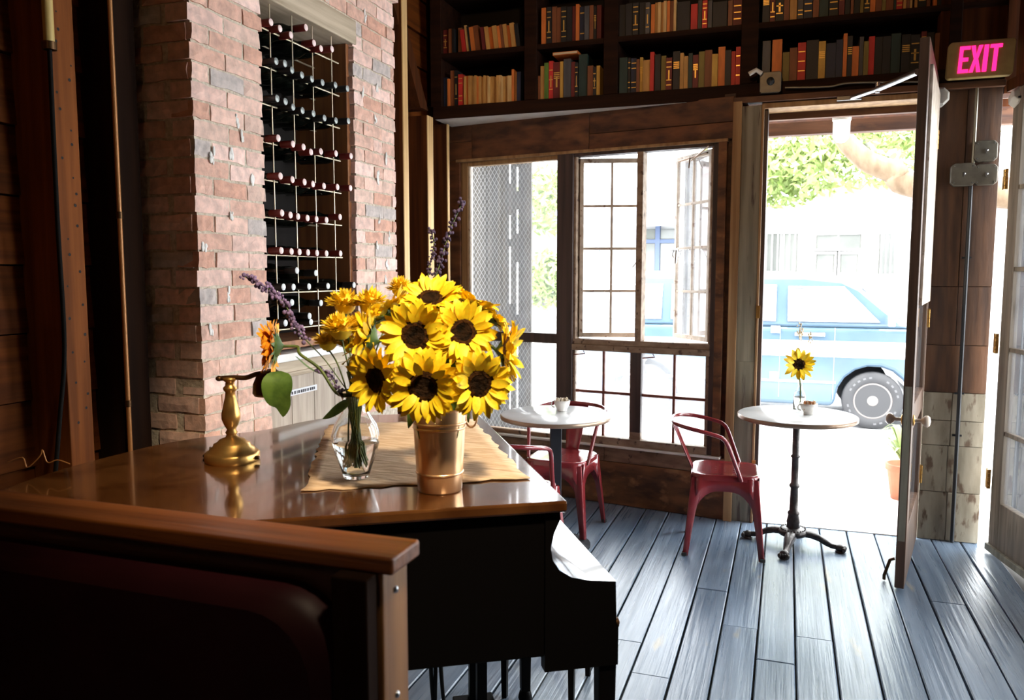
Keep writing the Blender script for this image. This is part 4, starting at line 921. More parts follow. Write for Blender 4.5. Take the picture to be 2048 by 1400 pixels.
for i in range(16):
    a = 2*pi*i/16+lf.uniform(-.2,.2); out = _r*cos(a)*.5+Vector((0,0,1))*sin(a)*.75-Vector((_f.x,_f.y,0))*lf.uniform(-.15,.35)
    b = mouth+Vector((0,0,.10))+out*.05; leafm([b,b+out*.06,b+out*.12+Vector((0,0,-.01)),b+out*.155+Vector((0,0,-.03))],.022,-_f).build('leaf','leaf_green',bl)
# ---- glass vase with mixed flowers
vb = P(713,958,z=1.0); TV = Matrix.Translation((vb.x,vb.y,1.005))
va = thing('glass_vase','clear round-bellied glass vase half full of water','vase',(vb.x,vb.y,1.005))
po_ = [(.0,.0),(.030,.0),(.034,.004),(.038,.02),(.052,.06),(.061,.095),(.062,.112),(.054,.140),(.038,.165),(.030,.182),(.029,.195),(.036,.212),(.046,.226)]
pi_ = [(.0435,.226),(.0335,.212),(.0265,.195),(.0275,.182),(.0355,.165),(.0515,.140),(.0595,.112),(.0585,.095),(.0495,.06),(.0355,.02),(.030,.010),(.0,.009)]
MB().lathe(po_+pi_,36,TV,cap=False).build('glass','vase_glass',va)
MB().lathe([(0,.0092),(.030,.0102),(.0354,.0202),(.0494,.0602),(.0584,.094),(.0582,.096),(0,.096)],36,TV,cap=False).build('water','water',va)
vm = Vector((vb.x,vb.y,1.195)); vd = Vector((vb.x,vb.y,1.035))
def vmo(i, s=.017): a = i*2.4; return [vm+Vector((s*cos(a),s*sin(a),0)), vd+Vector((.022*cos(a+2.5),.022*sin(a+2.5),lf.uniform(0,.02)))]
c = P(548,692,d=2.10)
ds_ = sunflower('drooping sunflower in the glass vase, orange light painted into it, facing left',c,vdir(-.97,.05,.12),56*2.10/FPX,[P(600,708,d=2.08),P(640,738,d=2.07),P(672,785,d=2.06),vm,vd],pm='petal_orange_lit',seed=33,disc=.46)
def world_part(o, e):
    o.parent = e; o.matrix_parent_inverse = (Matrix.Translation(e.location)@e.rotation_quaternion.to_matrix().to_4x4()).inverted(); return o
world_part(leafm([P(562,742,d=2.07),P(556,762,d=2.05),P(556,790,d=2.05),P(566,812,d=2.06),P(566,834,d=2.07)],.040,-_f).build('leaf','leaf_green'),ds_)
world_part(leafm([P(590,712,d=2.09),P(615,735,d=2.10),P(640,748,d=2.11),P(662,752,d=2.12)],.020,(0,0,1)).build('leaf','leaf_green'),ds_)
world_part(leafm([P(700,800,d=2.04),P(680,815,d=2.02),P(660,830,d=2.01),P(645,838,d=2.01)],.012,-_f).build('leaf','leaf_green'),ds_)
def mum(label, px, rp, d, i):
    c = P(*px,d=d); Rf = rp*d/FPX*1.2; e = thing('chrysanthemum',label,'flower',tuple(c),0,'yellow chrysanthemums in the glass vase'); r_ = random.Random(i)
    m = MB(); nax = (Vector((0,0,1))+vdir(r_.uniform(-.3,.3),0,r_.uniform(.0,.3))).normalized()
    for k_ in range(190):
        zz = r_.uniform(-.25,1); a = r_.uniform(0,2*pi); rr_ = math.sqrt(max(0,1-zz*zz)); dr = Vector((rr_*cos(a),rr_*sin(a),zz*.72)).normalized()
        sd = dr.cross(nax); sd = sd.normalized() if sd.length > .01 else Vector((1,0,0)); L_ = Rf*r_.uniform(.85,1.06)*(1 if zz > 0 else .95); ctr_ = c
        tip = ctr_+dr*L_*(1 if abs(zz) < .5 else .82); mid = ctr_+dr*L_*.62; w_ = Rf*.10
        m.add([ctr_+dr*L_*.2, mid-sd*w_, tip+nax*Rf*.06, mid+sd*w_],[(0,1,2,3)])
    tag(m.build('petals','mum_yellow',e), kind='stuff')
    MB().blob(c,Rf*.55,10,6).build('heart','mum_yellow',e)
    MB().lathe([(Rf*.3,-Rf*.15),(Rf*.2,-Rf*.45),(.003,-Rf*.6)],10,Matrix.Translation(c),cap=False).build('calyx','leaf_green',e)
    MB().tube(smooth_path([c-Vector((0,0,Rf*.4)),c*.6+vm*.4+Vector((0,0,.0)),vm+Vector((.014*cos(i*2),.014*sin(i*2),0)),vd+Vector((.02*cos(i*1.7),.02*sin(i*1.7),.01))],6),.0022,6).build('stem','stem_green',e)
for i,(px,rp,d,lb) in enumerate([((690,607),34,2.12,'yellow chrysanthemum at the upper left of the vase cluster'),((740,606),34,2.10,'yellow chrysanthemum at the upper right of the vase cluster'),((682,657),36,2.06,'yellow chrysanthemum in the middle left of the vase cluster'),((724,655),34,2.09,'yellow chrysanthemum in the middle right, partly behind the sunflowers'),((656,684),28,2.10,'small yellow chrysanthemum lowest in the vase cluster'),((800,577),26,2.16,'yellow chrysanthemum peeping out behind the bucket sunflowers'),((700,690),24,2.12,'small yellow chrysanthemum near the stems of the vase')]):
    mum(lb,px,rp,d,i+1)
def lav(label, path, d0, d1, m, k0, i, size=1):
    n = len(path); pts = [P(*q,d=d0+(d1-d0)*t/(n-1)) for t,q in enumerate(path)]; r_ = random.Random(i)
    e = thing('lavender_sprig',label,'flower',tuple(pts[-1])); sp = smooth_path(pts,6)
    MB().tube(sp+[vm+Vector((.01*cos(i),.01*sin(i),0)),vd],.0016,5).build('stem','stem_green',e)
    f_ = MB(); N_ = int(len(sp)*k0)
    for j in range(0,N_):
        for t in range(5):
            q = sp[j].lerp(sp[j+1],t/5) if j+1 < len(sp) else sp[j]
            if (j*5+t) % 7 == 6: continue
            f_.blob(q+Vector((r_.uniform(-1,1),r_.uniform(-1,1),r_.uniform(-1,1)))*.0085*size,(r_.uniform(.003,.006)*size,)*3,5,3)
    tag(f_.build('florets',m,e), kind='stuff')
lav('purple lavender sprig leaning left across the wine rack',[(488,552),(520,568),(548,585),(572,612),(590,650),(612,680),(650,720),(690,775)],2.16,2.06,'lavender',.70,2,1.15)
lav('dark lavender sprig rising right of the brick wall',[(926,402),(905,450),(888,500),(876,540),(850,600),(790,700),(740,780)],2.2,2.1,'lavender_dark',.55,3,1.1)
lav('dark lavender sprig leaning on the pale stud',[(862,460),(868,490),(860,530),(850,570),(800,680),(740,790)],2.2,2.1,'lavender_dark',.5,4,.8)
lav('short purple lavender sprig low in the glass vase',[(636,738),(655,745),(672,770),(690,795)],2.1,2.06,'lavender',.8,5,.8)
gs = thing('green_stems','bundle of slim green stems standing in the glass vase','stems',tuple(vd))
for i in range(22):
    a = random.Random(i+60); top_ = P(a.uniform(690,745),a.uniform(690,760),d=a.uniform(2.04,2.12))
    MB().tube(smooth_path([top_,top_*.5+vm*.5+Vector((a.uniform(-.006,.006),0,0))]+vmo(i,.018),4),.0019,5).build('stem','stem_green',gs)
# ---- cafe tables
def table_top(e, r_):
    MB().lathe([(0,.724),(r_-.012,.724),(r_-.004,.728),(r_-.003,.748),(r_-.006,.7505),(0,.7505)],48,cap=False).build('top','marble',e,world=False)
    MB().lathe([(r_-.004,.726),(r_,.729),(r_,.746),(r_-.003,.749)],48,cap=False).build('rim','table_edge',e,world=False)
t1 = thing('cafe_table','round white cafe table on an ornate iron base by the open door','table',(.074,4.672,0),R(-8))
table_top(t1,.320)
MB().lathe([(.09,.722),(.09,.715),(.03,.700),(.022,.690),(.019,.66),(.019,.52),(.026,.515),(.026,.508),(.019,.503),(.020,.36),(.026,.352),(.029,.345),(.026,.336),(.021,.33),(.024,.20),(.030,.195),(.033,.185),(.029,.175),(.034,.15),(.037,.135),(.034,.125),(.038,.10)],20,cap=False).build('column','iron',t1,world=False)
MB().lathe([(.038,.105),(.055,.100),(.075,.092),(.085,.080),(.080,.066),(.060,.055)],24).build('collar','iron',t1,world=False)
bd = MB()
for i in range(24): a = 2*pi*i/24; bd.blob((.066*cos(a),.066*sin(a),.0975),.0045,5,4)
bd.build('beading','iron',t1,world=False)
for i in range(4):
    a = i*pi/2+R(-2); cs, sn = cos(a), sin(a)
    def T(x,y,z): return Vector((x*cs-y*sn,x*sn+y*cs,z))
    pth = [(.06,.082,.034),(.10,.080,.032),(.14,.068,.026),(.175,.048,.020),(.205,.033,.017),(.235,.030,.017)]
    g = MB(); vs_ = []
    for x,z,w in pth:
        hh = .016 if x < .2 else .012
        for (yy,zz) in ((-w,-hh),(w,-hh),(w*.7,hh*.6),(0,hh),(-w*.7,hh*.6)): vs_.append(T(x,yy,z+zz))
    for k_ in range(len(pth)-1):
        for j in range(5): g.f.append([k_*5+j,k_*5+(j+1)%5,(k_+1)*5+(j+1)%5,(k_+1)*5+j]); g.sm.append(True)
    g.v = [tuple(q) for q in vs_]; g.add(vs_[-5:],[(0,1,2,3,4)]); lg_ = g.build('leg','iron',t1,world=False)
    pw = MB(); pw.blob(T(.248,0,.026),(.026,.024,.020),10,6)
    for y_ in (-.020,-.007,.007,.020): pw.blob(T(.272,y_,.020),(.012,.010,.014),8,5)
    pw.lathe([(.024,.0),(.027,.006),(.020,.012)],12,Matrix.Translation(T(.250,0,0))); pw.build('paw_foot','iron',lg_,world=False)
t2 = thing('cafe_table','round white cafe table on a square black post by the window','table',(-1.201,4.240,0),R(19))
table_top(t2,.310)
MB().box((-.032,-.032,.02),(.032,.032,.715)).build('post','black_steel',t2,world=False,bevel=.004)
MB().box((-.11,-.11,.712),(.11,.11,.724)).build('mount_plate','black_steel',t2,world=False)
MB().lathe([(0,.0),(.20,.0),(.20,.012),(.04,.030),(0,.030)],28,cap=False).build('foot_plate','black_steel',t2,world=False)
# ---- cups of sugar
def cup(label, loc, brown):
    e = thing('cup',label,'cup',loc,R(199))
    MB().lathe([(0,.001),(.026,.0),(.029,.004),(.027,.010),(.038,.026),(.045,.044),(.047,.062),(.0445,.062),(.042,.044),(.034,.026),(.02,.012),(0,.011)],24,cap=False).build('bowl','porcelain',e,world=False)
    MB().tube([(.043+.018*sin(t),0,.040-.018*cos(t)) for t in [pi*i/8 for i in range(9)]],.0035,6).build('handle','porcelain',e,world=False)
    r_ = random.Random(len(label))
    for i in range(9):
        M = Matrix.Translation((-.028+.007*i,r_.uniform(-.006,.006),.052+r_.uniform(0,.006)))@Matrix.Rotation(r_.uniform(-.3,.3),4,'Y')@Matrix.Rotation(R(90)+r_.uniform(-.4,.4),4,'Z')
        MB().box((-.018,-.0018,-.030),(.018,.0018,.020),M).build('sugar_packet','sugar_brown' if (brown and i%3) else 'sugar_paper',e,world=False)
c = P(1124,822,z=.7505); cup('white cup of sugar packets on the table by the window',(c.x,c.y,.7512),False)
c = P(1617,829,z=.7505); cup('white cup of brown sugar packets on the table by the door',(c.x,c.y,.7512),True)
# ---- bottle vase with one sunflower
c = P(1598,822,z=.7505); bv = thing('bottle_vase','small clear glass bottle holding one sunflower on the door table','vase',(c.x,c.y,.7512))
MB().lathe([(0,.0),(.030,.0),(.034,.005),(.034,.085),(.028,.105),(.014,.128),(.0125,.165),(.015,.170),(.0125,.170),(.0105,.165),(.012,.128),(.026,.104),(.031,.084),(.031,.008),(0,.006)],24,cap=False).build('glass','vase_glass',bv,world=False)
f0 = P(1598,729,d=c.y*cos(YAW)-c.x*sin(YAW)-.02)
sunflower('single small sunflower in the bottle on the door table',f0,vdir(-.05,.15,1),.094,[Vector((c.x,c.y,.92)),Vector((c.x+.005,c.y,.78))],seed=70,n1=15,n2=10,disc=.36)
dg = thing('dried_grass','pale dried grass sprig behind the table sunflower','dried grass',(c.x,c.y,.92))
for dx,dz in ((-.012,.30),(.0,.27),(.05,.25)):
    q = [Vector((c.x,c.y+.01,.93)),Vector((c.x+dx*.5,c.y+.03,1.08)),Vector((c.x+dx,c.y+.035,.93+dz))]
    MB().tube(smooth_path(q,5),.002,5).build('stalk','sugar_paper',dg)
    m = MB(); rr = random.Random(int(dz*100))
    for i in range(14): m.blob(q[2]+Vector((rr.uniform(-.014,.014),rr.uniform(-.01,.01),rr.uniform(-.05,.02))),(.004,.004,.008),5,3)
    m.build('seed_head','sugar_paper',dg)
# ---- red metal armchairs
def make_chair(label):
    e = thing('metal_armchair',label,'chair',(0,0,0),0,'red metal armchairs at the cafe tables')
    hs = .178; poly = rrect(.365,.365,.075,5); m = MB(); n = len(poly)
    rings = [(1.0,.418),(1.0,.438),(.985,.447),(.94,.450),(.86,.4465),(.55,.443)]
    vs_ = [(a*k_+.0,b*k_,z_) for k_,z_ in rings for a,b in poly]; fs = []
    for l in range(len(rings)-1):
        for i in range(n): fs.append((l*n+i,l*n+(i+1)%n,(l+1)*n+(i+1)%n,(l+1)*n+i))
    m.add(vs_,fs,True); m.add(vs_[-n:],[list(range(n))],True); m.add([(a*.99,b*.99,.430) for a,b in poly],[list(range(n))[::-1]])
    m.build('seat','chair_red',e,world=False)
    hm = MB()
    for x_ in (-.05,0,.05):
        for y_ in (-.05,0,.05): hm.lathe([(.0045,.4433),(0,.4434)],8,Matrix.Translation((x_,y_,0)),cap=False)
    hm.build('drain_holes','hub_hole',e,world=False)
    for sx in (-1,1):
        for sy in (-1,1):
            # angle-section leg: two tapering flanges meeting at the corner
            tx, ty, bx_, by_ = sx*.176, sy*.176, sx*.215, sy*.215
            g = MB(); lv = [(0,.006,.030),(.25,.03,.036),(.55,.05,.05),(.80,.06,.068),(.93,.07,.098),(1.0,.07,.14)]
            prev = None
            for tt,_,w in lv:
                cx_, cy_, z_ = bx_+(tx-bx_)*tt, by_+(ty-by_)*tt, .002+.428*tt
                w = .012+w*.62
                ring = [(cx_-sx*w,cy_,z_),(cx_-sx*w*.45,cy_-sy*.007*(1 if tt>.05 else .3),z_),(cx_-sx*.006,cy_,z_),(cx_,cy_-sy*.006,z_),(cx_-sx*.007*(1 if tt>.05 else .3),cy_-sy*w*.45,z_),(cx_,cy_-sy*w,z_),(cx_-sx*.004,cy_-sy*w,z_),(cx_-sx*.012,cy_-sy*.012,z_),(cx_-sx*w,cy_-sy*.004,z_)]
                g.v += ring
            k_ = 9
            for l in range(len(lv)-1):
                for j in range(k_): g.f.append([l*k_+j,l*k_+(j+1)%k_,(l+1)*k_+(j+1)%k_,(l+1)*k_+j]); g.sm.append(j not in (5,6,7,8))
            g.f.append(list(range(k_))[::-1]); g.sm.append(False)
            lg_ = g.build('leg','chair_red',e,world=False)
            MB().box((-.014,-.014,0),(.014,.014,.018),Matrix.Translation((bx_-sx*.010,by_-sy*.010,0))).build('foot_cap','rubber',lg_,world=False,bevel=.003)
    # aprons with an arched lower edge
    for k_ in range(4):
        Mz = Matrix.Rotation(k_*pi/2,4,'Z'); N_ = 12; up = []; lo = []
        for i in range(N_+1):
            t = -1+2*i/N_; y_ = t*.150; zz = .362-.10*abs(t)**3.2; off = .177+.030*(.43-zz)*.4
            up.append(Mz@Vector((.178,y_,.436))); lo.append(Mz@Vector((off,y_,zz)))
        g = MB(); g.add(up+lo,[(i,i+1,N_+2+i,N_+1+i) for i in range(N_)],True)
        o = g.build('apron','chair_red',e,world=False); o.modifiers.new('s','SOLIDIFY').thickness = .003
    half = [(.085,.186,.425),(.050,.198,.52),(.012,.212,.62),(-.012,.218,.655),(-.045,.222,.672),(-.12,.222,.690),(-.20,.205,.705),(-.262,.150,.714),(-.290,.07,.718),(-.295,0,.719)]
    full = [Vector(q) for q in half]+[Vector((q[0],-q[1],q[2])) for q in half[:-1]][::-1]
    MB().tube(smooth_path(full,4),.0115,10).build('arm_tube','chair_red',e,world=False)
    v = []
    for i in range(9):
        t = i/8; x_ = -.172-.118*t; zz = .440+.275*t; w = .040+.030*t
        for s in (-1,-.5,0,.5,1): v.append((x_-.010*(1-s*s)*1.0,s*w,zz))
    sp_ = MB().add(v,[(i*5+j,i*5+j+1,i*5+j+6,i*5+j+5) for i in range(8) for j in range(4)],True).build('back_splat','chair_red',e,world=False)
    sp_.modifiers.new('s','SOLIDIFY').thickness = .004
    return e
ch = make_chair('red metal armchair facing the table by the open door'); ch.location = (-.297,4.525,0); ch.rotation_euler = (0,0,R(4))
c2 = copy_tree(ch); c2.location = (-1.245,4.545,0); c2.rotation_euler = (0,0,R(-94)); c2['label'] = 'red metal armchair against the window wall behind the black table post'
c3 = copy_tree(ch); c3.location = (-1.300,3.80,0); c3.rotation_euler = (0,0,R(78)); c3['label'] = 'red metal armchair mostly hidden behind the piano lid'
# ================================================================== OUTSIDE
sw = tag(MB().box((-9,5.16,-.20),(9,7.9,-.022)).box((1.35,-6,-.20),(9,5.16,-.022)).build('sidewalk','sidewalk'),'bright concrete sidewalk outside the door','sidewalk',kind='structure')
tag(MB().box((-30,7.9,-.40),(30,16.2,-.20)).build('street','asphalt'),'sunlit street beyond the sidewalk','street',kind='structure')
tag(MB().box((-30,16.2,-.40),(30,60,-.06)).build('far_sidewalk','sidewalk'),'pale far sidewalk across the street','sidewalk',kind='structure')
# porch lamp
c = P(1683,258,Y=5.42); e = thing('porch_lamp','white jelly-jar lamp hanging outside above the entrance','lamp',(c.x,5.42,c.z))
MB().lathe([(0,-.085),(.025,-.080),(.042,-.060),(.049,-.030),(.050,.05)],20,Matrix.Translation(c)).build('globe','lamp_globe',e)
MB().lathe([(.055,.05),(.056,.075),(.045,.085),(.045,.13)],20,Matrix.Translation(c)).build('cap','plastic_white',e)
# potted plant by the door
c = P(1808,1000,z=.0); c = Vector((.93,6.0,0)); q = P(1808,985,Y=6.0)
e = thing('potted_plant','terracotta pot with a pale green plant outside the door','potted plant',(q.x,6.0,-.022)); 
MB().lathe([(0,.0),(.085,.0),(.115,.20),(.128,.205),(.128,.245),(.112,.245),(.105,.21),(0,.20)],24,cap=False).build('pot','terracotta',e,world=False)
rr = random.Random(2)
for i in range(34):
    a = rr.uniform(0,2*pi); o_ = Vector((cos(a),sin(a),0)); h_ = rr.uniform(.12,.3)
    leafm([Vector((0,0,.20)),Vector((0,0,.20))+o_*.05+Vector((0,0,h_*.6)),o_*.12+Vector((0,0,.2+h_)),o_*rr.uniform(.15,.22)+Vector((0,0,.2+h_*.85))],.018,(0,0,1)).build('leaf','foliage',e,world=False)
# mesh-covered board screen outside the left window
fn = thing('board_screen','dark vertical board screen covered with diamond wire mesh outside the left window','fence',tuple(W(1.9,-.022,.55)))
s0, s1, zb0, zb1 = 1.50, 2.62, -.02, 2.75; OF = .55
a0 = P(1062,560,pl=(tuple(W(0,0,OF)),tuple(WN))); sA_ = (a0-W(0,0,OF)).dot(WL); s0 = sA_
nb = 15; bw = (s1-s0)/nb; rf = random.Random(8)
slit = {0:(.0,),1:(.02,)}
for i in range(nb):
    a = s0+i*bw; gap = .004 if i > 3 else 0
    if i in (1,2):                                   # boards with long open slits
        zs_ = [zb0,.40,.78,.90,1.06,1.22,1.62,1.84,2.02,2.16,2.34,2.75] if i == 1 else [zb0,.36,.70,.84,1.12,1.30,1.74,1.80,1.98,2.22,2.40,2.75]
        for j in range(0,len(zs_)-1):
            wbox_ = MB()
            if j % 2 == 0: wbox(wbox_,a+.001,a+bw-.001,zs_[j],zs_[j+1],OF,OF+.02)
            else: wbox(wbox_,a+.001,a+bw*.68,zs_[j],zs_[j+1],OF,OF+.02)
            wbox_.build('board','fence_board',fn)
    else: wbox(MB(),a+.001,a+bw-gap,zb0,zb1,OF+(.008 if i%2 else 0),OF+.022).build('board','fence_board',fn)
wm = MB(); pit = .034; H_ = zb1-zb0-.05; Wd = s1-s0; zoff = zb0+.05
k_ = -int(H_/pit)
def wire(sa,za,sb,zb_):
    p = W(sa,za,OF-.02); q_ = W(sb,zb_,OF-.02); d_ = (q_-p).normalized(); n_ = d_.cross(WN)*.0016
    o_ = WN*.0016; wm.add([p-n_,p+n_,p+o_,q_-n_,q_+n_,q_+o_],[(0,1,4,3),(1,2,5,4),(2,0,3,5)])
sl_ = .62
for i in range(-int(H_*sl_/pit)-1, int(Wd/pit)+1):
    for dirn in (1,-1):
        # start at bottom at s=i*pit, go up with slope
        a = i*pit; pa = [0,H_]; sA2 = a; sB2 = a+H_*sl_
        t0 = max(0,(0-sA2)/(sB2-sA2)); t1 = min(1,(Wd-sA2)/(sB2-sA2))
        if t1 <= t0: continue
        za, zb2 = H_*t0, H_*t1; xa, xb = sA2+(sB2-sA2)*t0, sA2+(sB2-sA2)*t1
        if dirn < 0: xa, xb = Wd-xa, Wd-xb
        wire(s0+xa,zoff+za,s0+xb,zoff+zb2)
tag(wm.build('wire_mesh','wire',fn), kind='stuff')
# ---- blue van
VY = 9.6; VW = 1.72; GZ = -.20
vn = thing('van','light blue van with a white side stripe parked at the kerb','van',(-.3,VY+.85,GZ))
def arch(cx_, r_=.385, zc_=.12, n=9): return [(cx_+r_*cos(t), zc_+r_*sin(t)) for t in [pi*(n-i)/n for i in range(n+1)]]
bz = .04
low = [(-2.42,bz),(-2.02,bz)] + [(a,max(b,bz)) for a,b in arch(-1.6)] + [(-1.18,bz),(.53,bz)] + [(a,max(b,bz)) for a,b in arch(.94)] + [(1.37,bz),(1.95,bz+.02),(2.0,.30),(1.97,.62),(1.88,.78),(1.30,.93),(-2.46,.93),(-2.48,.5)]
MB().prism(low, lambda a,b,t: Vector((a,VY+t,b)), 0, VW).build('lower_body','van_blue',vn,bevel=.05,seg=3)
upr = [(-2.46,.93),(1.30,.93),(.78,1.38),(.60,1.47),(.20,1.515),(-1.9,1.53),(-2.22,1.49),(-2.36,1.40)]
def tum(a,b,t):
    k_ = (b-.93)*.22; return Vector((a, VY+.012+t*(VW-.024) + (k_ if t < .5 else -k_), b))
MB().prism(upr, tum, 0, 1).build('cabin','van_blue',vn,bevel=.05,seg=3)
MB().prism([(-2.20,1.505),(.30,1.505),(.05,1.56),(-1.9,1.565),(-2.12,1.54)], tum, .03, .97).build('roof_cap','van_white',vn,bevel=.02)
def vwin(poly, nm='side_window'):
    fr_ = MB().prism([(a,b) for a,b in poly], lambda a,b,t: tum(a,b,0)+Vector((0,-.012+t,0)), 0, .02).build(nm,'van_glass',vn)
    pts = [tum(a,b,0)+Vector((0,-.012,0)) for a,b in poly]; MB().tube(pts,.013,6,closed=True).build('window_trim','van_trim',fr_)
vwin([(-2.20,1.00),(-1.42,1.00),(-1.42,1.40),(-2.10,1.40)]); vwin([(-1.30,1.00),(-.62,1.00),(-.62,1.40),(-1.30,1.40)]); vwin([(-.50,1.00),(-.12,1.00),(-.12,1.40),(-.50,1.40)]); vwin([(.02,1.00),(.98,1.00),(.60,1.38),(.02,1.38)])
MB().hexa([Vector((x_,y_,z_)) for x_,y_,z_ in ((1.22,VY+.12,.97),(1.24,VY+VW-.12,.97),(1.26,VY+VW-.12,.98),(1.26,VY+.12,.98),(.80,VY+.16,1.37),(.80,VY+VW-.16,1.37),(.83,VY+VW-.16,1.38),(.83,VY+.16,1.38))]).build('windscreen','van_glass',vn)
MB().box((-2.44,VY-.006,.60),(1.94,VY+.01,.78)).build('side_stripe','van_white',vn)
MB().box((-2.44,VY-.010,.30),(.55,VY+.01,.325)).build('side_moulding','van_trim',vn)
MB().box((.10,VY-.03,.83),(.42,VY-.005,.87)).build('door_handle','van_trim',vn,bevel=.006)
for x_ in (-.06,.52): MB().box((x_,VY-.003,.12),(x_+.008,VY+.005,.93)).build('door_seam','van_glass',vn)
for zz in (.33,.86): MB().box((-.16,VY-.02,zz),(-.06,VY-.003,zz+.08)).build('door_hinge','van_white',vn,bevel=.004)
MB().box((1.05,VY-.14,.96),(1.12,VY-.02,1.08)).build('mirror','van_trim',vn,bevel=.01)
MB().box((1.90,VY+.0,.06),(2.08,VY+VW,.20)).build('bumper','van_trim',vn,bevel=.02); MB().box((-2.55,VY,.06),(-2.40,VY+VW,.20)).build('bumper','van_trim',vn,bevel=.02)
for x_ in (-1.6,.94):
    for y_, sg in ((VY+.10,1),(VY+VW-.10,-1)):
        Mw = Matrix.Translation((x_,y_,.12))@Matrix.Rotation(R(90)*sg,4,'X')
        w_ = MB().lathe([(.20,-.10),(.30,-.10),(.32,-.07),(.32,.06),(.305,.09),(.205,.10),(.20,.09)],32,Mw).build('tyre','rubber',vn)
        MB().lathe([(.205,.085),(.20,.095),(.17,.085),(.12,.06),(.075,.075),(.05,.095),(0,.10)],32,Mw).build('hub','hub',w_)
        hh = MB()
        for i in range(5): a = 2*pi*i/5; hh.lathe([(.028,.0),(0,.001)],10,Mw@Matrix.Translation((.14*cos(a),.14*sin(a),.085)))
        hh.build('hub_holes','hub_hole',w_)
        if sg > 0:
            ti = MB()
            for i in range(26):
                if i % 13 in (5,6,12,0): continue
                a = 2*pi*i/26; ti.box((-.010,-.015,0),(.010,.015,.002),Mw@Matrix.Rotation(a,4,'Z')@Matrix.Translation((.26,0,.0945)))
            ti.build('tyre_lettering','tyre_mark',w_)
# ---- buildings across the street
BY = 17.0
def px(x, y, yy=BY): return P(x,y,Y=yy)
bd_ = thing('white_building','low white building with barred windows across the street','building',(3.0,BY,-.06))
xl = px(1440,500).x; xr = 9.5; zt = px(1680,412).z
MB().box((xl,BY,-.06),(xr,BY+6,zt)).build('wall','stucco',bd_)
MB().box((xl,BY-.10,zt-.12),(xr,BY+.05,zt+.06)).build('cornice','stucco',bd_)
def fwin(x0,y0,x1,y1,bars=0,mull=1,par=None,fm='stucco'):
    a = px(x0,y0); b = px(x1,y1); zl, zh = sorted((a.z,b.z)); xa, xb = a.x, b.x; zl=max(zl,.0)
    w_ = MB().box((xa-.06,BY-.05,zl-.06),(xb+.06,BY-.02,zl)).box((xa-.06,BY-.05,zh),(xb+.06,BY-.02,zh+.06)).box((xa-.06,BY-.05,zl),(xa,BY-.02,zh)).box((xb,BY-.05,zl),(xb+.06,BY-.02,zh)).build('window',fm,par or bd_)
    for i in range(mull+1):
        s_ = (xb-xa)/(mull+1); MB().box((xa+s_*i+.02,BY-.03,zl),(xa+s_*(i+1)-.02,BY-.01,zh)).build('pane','far_glass',w_)
    for i in range(bars): x_ = xa+(xb-xa)*(i+.5)/bars; MB().tube([(x_,BY-.09,zl),(x_,BY-.09,zh)],.012,5).build('bar','stucco',w_)
fwin(1528,468,1594,545,6); fwin(1758,468,1832,548,8); fwin(1632,470,1722,497,0,1); fwin(1632,508,1668,545,0,0); fwin(1680,508,1715,545,0,0)
rd = thing('red_roofed_building','building with a pinkish red roof behind the white one','building',(4,BY+9,-.06))
a = px(1650,368,BY+9); b = px(1850,408,BY+9)
MB().box((a.x,BY+9,-.06),(9.5,BY+14,b.z)).build('wall','stucco',rd); MB().box((a.x-.1,BY+8.8,b.z),(9.6,BY+14,a.z)).build('roof','roof_red',rd)
sp2 = thing('awning_shop','shop with blue window frames and a pale blue awning across the street','building',(-2,BY,-.06))
xl2 = px(1050,500).x; xr2 = xl-.05; za = px(1300,428).z; zbb = px(1300,450).z
MB().box((xl2,BY+.3,-.06),(xr2,BY+5,za+.6)).build('wall','stucco',sp2)
MB().hexa([Vector(q) for q in ((xl2,BY-.7,zbb),(xr2,BY-.7,zbb),(xr2,BY+.3,zbb+.1),(xl2,BY+.3,zbb+.1),(xl2,BY-.7,zbb+.16),(xr2,BY-.7,zbb+.16),(xr2,BY+.3,za+.25),(xl2,BY+.3,za+.25))]).build('awning','awning',sp2)
MB().box((xl2,BY-.72,zbb-.06),(xr2,BY-.68,zbb)).build('awning_trim','van_white',sp2)
for i,xx in enumerate((1190,1255,1312,1380,1425)):
    x_ = px(xx,500).x; MB().box((x_-.05,BY+.18,-.06),(x_+.05,BY+.30,zbb)).build('frame_post','shop_blue',sp2)
    if i < 4:
        x2 = px((1190,1255,1312,1380,1425)[i+1],500).x
        z3 = px(1300,482).z
        MB().box((x_+.06,BY+.22,z3+.05),(x2-.06,BY+.26,zbb-.08)).build('pane','far_glass',sp2); MB().box((x_+.06,BY+.22,.4),(x2-.06,BY+.26,z3-.05)).build('pane','far_glass',sp2)
        MB().box((x_+.05,BY+.19,z3-.04),(x2-.05,BY+.29,z3+.04)).build('frame_rail','shop_blue',sp2)
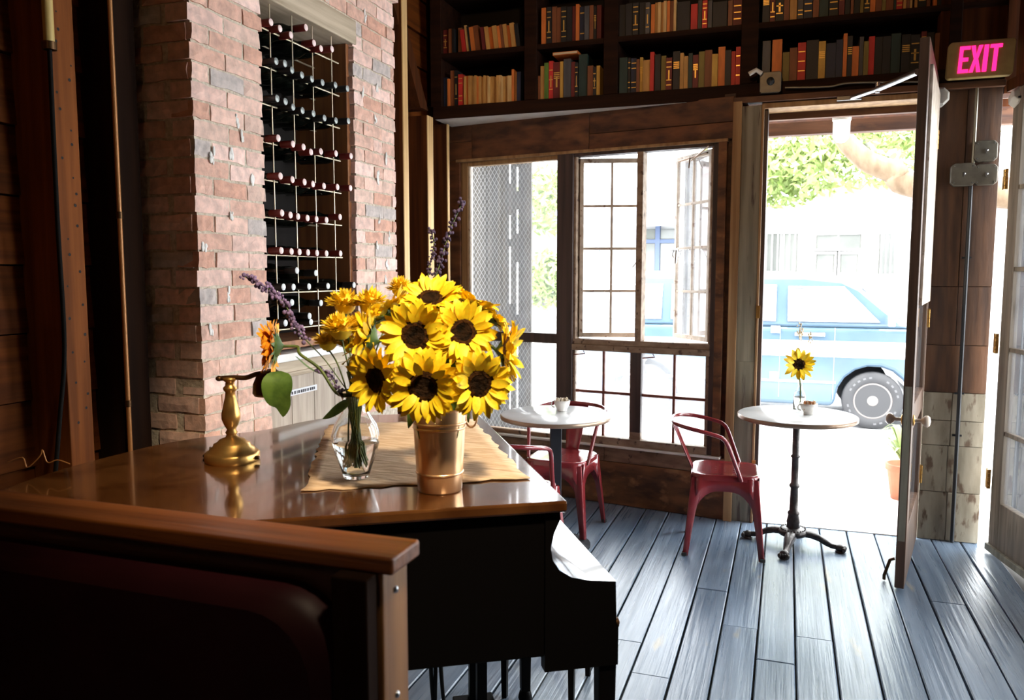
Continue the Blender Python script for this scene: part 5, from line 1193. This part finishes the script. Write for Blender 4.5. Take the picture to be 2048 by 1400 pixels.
# ---- trees
def tree(label, trunk, branches, crowns, nleaf, seed, bark='bark', r0=.16):
    e = thing('street_tree',label,'tree',trunk[0]); r_ = random.Random(seed)
    sp_ = smooth_path(trunk,5); MB().tube(sp_,[r0*(1-.5*i/len(sp_)) for i in range(len(sp_))],10).build('trunk',bark,e)
    for b_,ra,rb_ in branches:
        s_ = smooth_path(b_,6); MB().tube(s_,[ra+(rb_-ra)*i/(len(s_)-1) for i in range(len(s_))],9).build('branch',bark,e)
    m = MB()
    for c_,rd_ in crowns:
        for i in range(nleaf):
            d_ = Vector((r_.gauss(0,1),r_.gauss(0,1),r_.gauss(0,1))).normalized()*(r_.random()**.4); q = Vector(c_)+Vector((d_.x*rd_[0],d_.y*rd_[1],d_.z*rd_[2]))
            a = Vector((r_.uniform(-1,1),r_.uniform(-1,1),r_.uniform(-1,1))).normalized(); b_ = a.cross(Vector((r_.uniform(-1,1),r_.uniform(-1,1),r_.uniform(-1,1)))).normalized(); L_ = r_.uniform(.05,.11)
            m.add([q-a*L_,q-b_*L_*.4,q+a*L_,q+b_*L_*.4],[(0,1,2,3)])
    tag(m.build('foliage','foliage',e), kind='stuff')
def PY(x,y,Y_): return tuple(P(x,y,Y=Y_))
TY = 8.0; b0 = P(1840,372,Y=TY)
tree('leafy street tree whose thick bare branch arches over the entrance view',[(3.6,TY,-.03),(3.55,TY,1.2),(3.3,TY,2.2),(3.1,TY,3.0)],
     [([(3.45,TY,1.55),(2.6,TY,2.05),tuple(b0),PY(1790,345,TY),PY(1735,322,TY),PY(1695,285,TY),PY(1672,245,TY),PY(1655,190,TY)],.13,.07)],
     [(PY(1640,120,TY+.8),(1.6,1.0,.6)),((3.2,TY+.4,4.4),(1.6,1.4,1.0))],900,5)
tree('pale-trunked tree on the far side of the van',[PY(1803,640,13.5)[:2]+(-.2,),PY(1803,600,13.5),PY(1804,480,13.5),PY(1800,380,13.5),PY(1790,300,13.5)],
     [([PY(1801,380,13.5),PY(1770,330,13.5),PY(1730,280,13.5)],.08,.04)],
     [(PY(1620,300,13.5),(1.7,1.2,.75)),(PY(1780,290,14.5),(1.6,1.2,.7)),(PY(1560,350,14.0),(.8,.8,.55)),(PY(1690,250,14.0),(1.5,1.0,.8))],1500,6,'bark_pale',.14)
tree('small leafy tree glimpsed between the board screen and the window post',[PY(1090,640,12.5)[:2]+(-.2,),PY(1090,560,12.5),PY(1088,450,12.5)],
     [],[(PY(1092,560,12.5),(.32,.4,.5)),(PY(1088,400,12.5),(.5,.5,.6))],900,8,'bark_pale',.06)
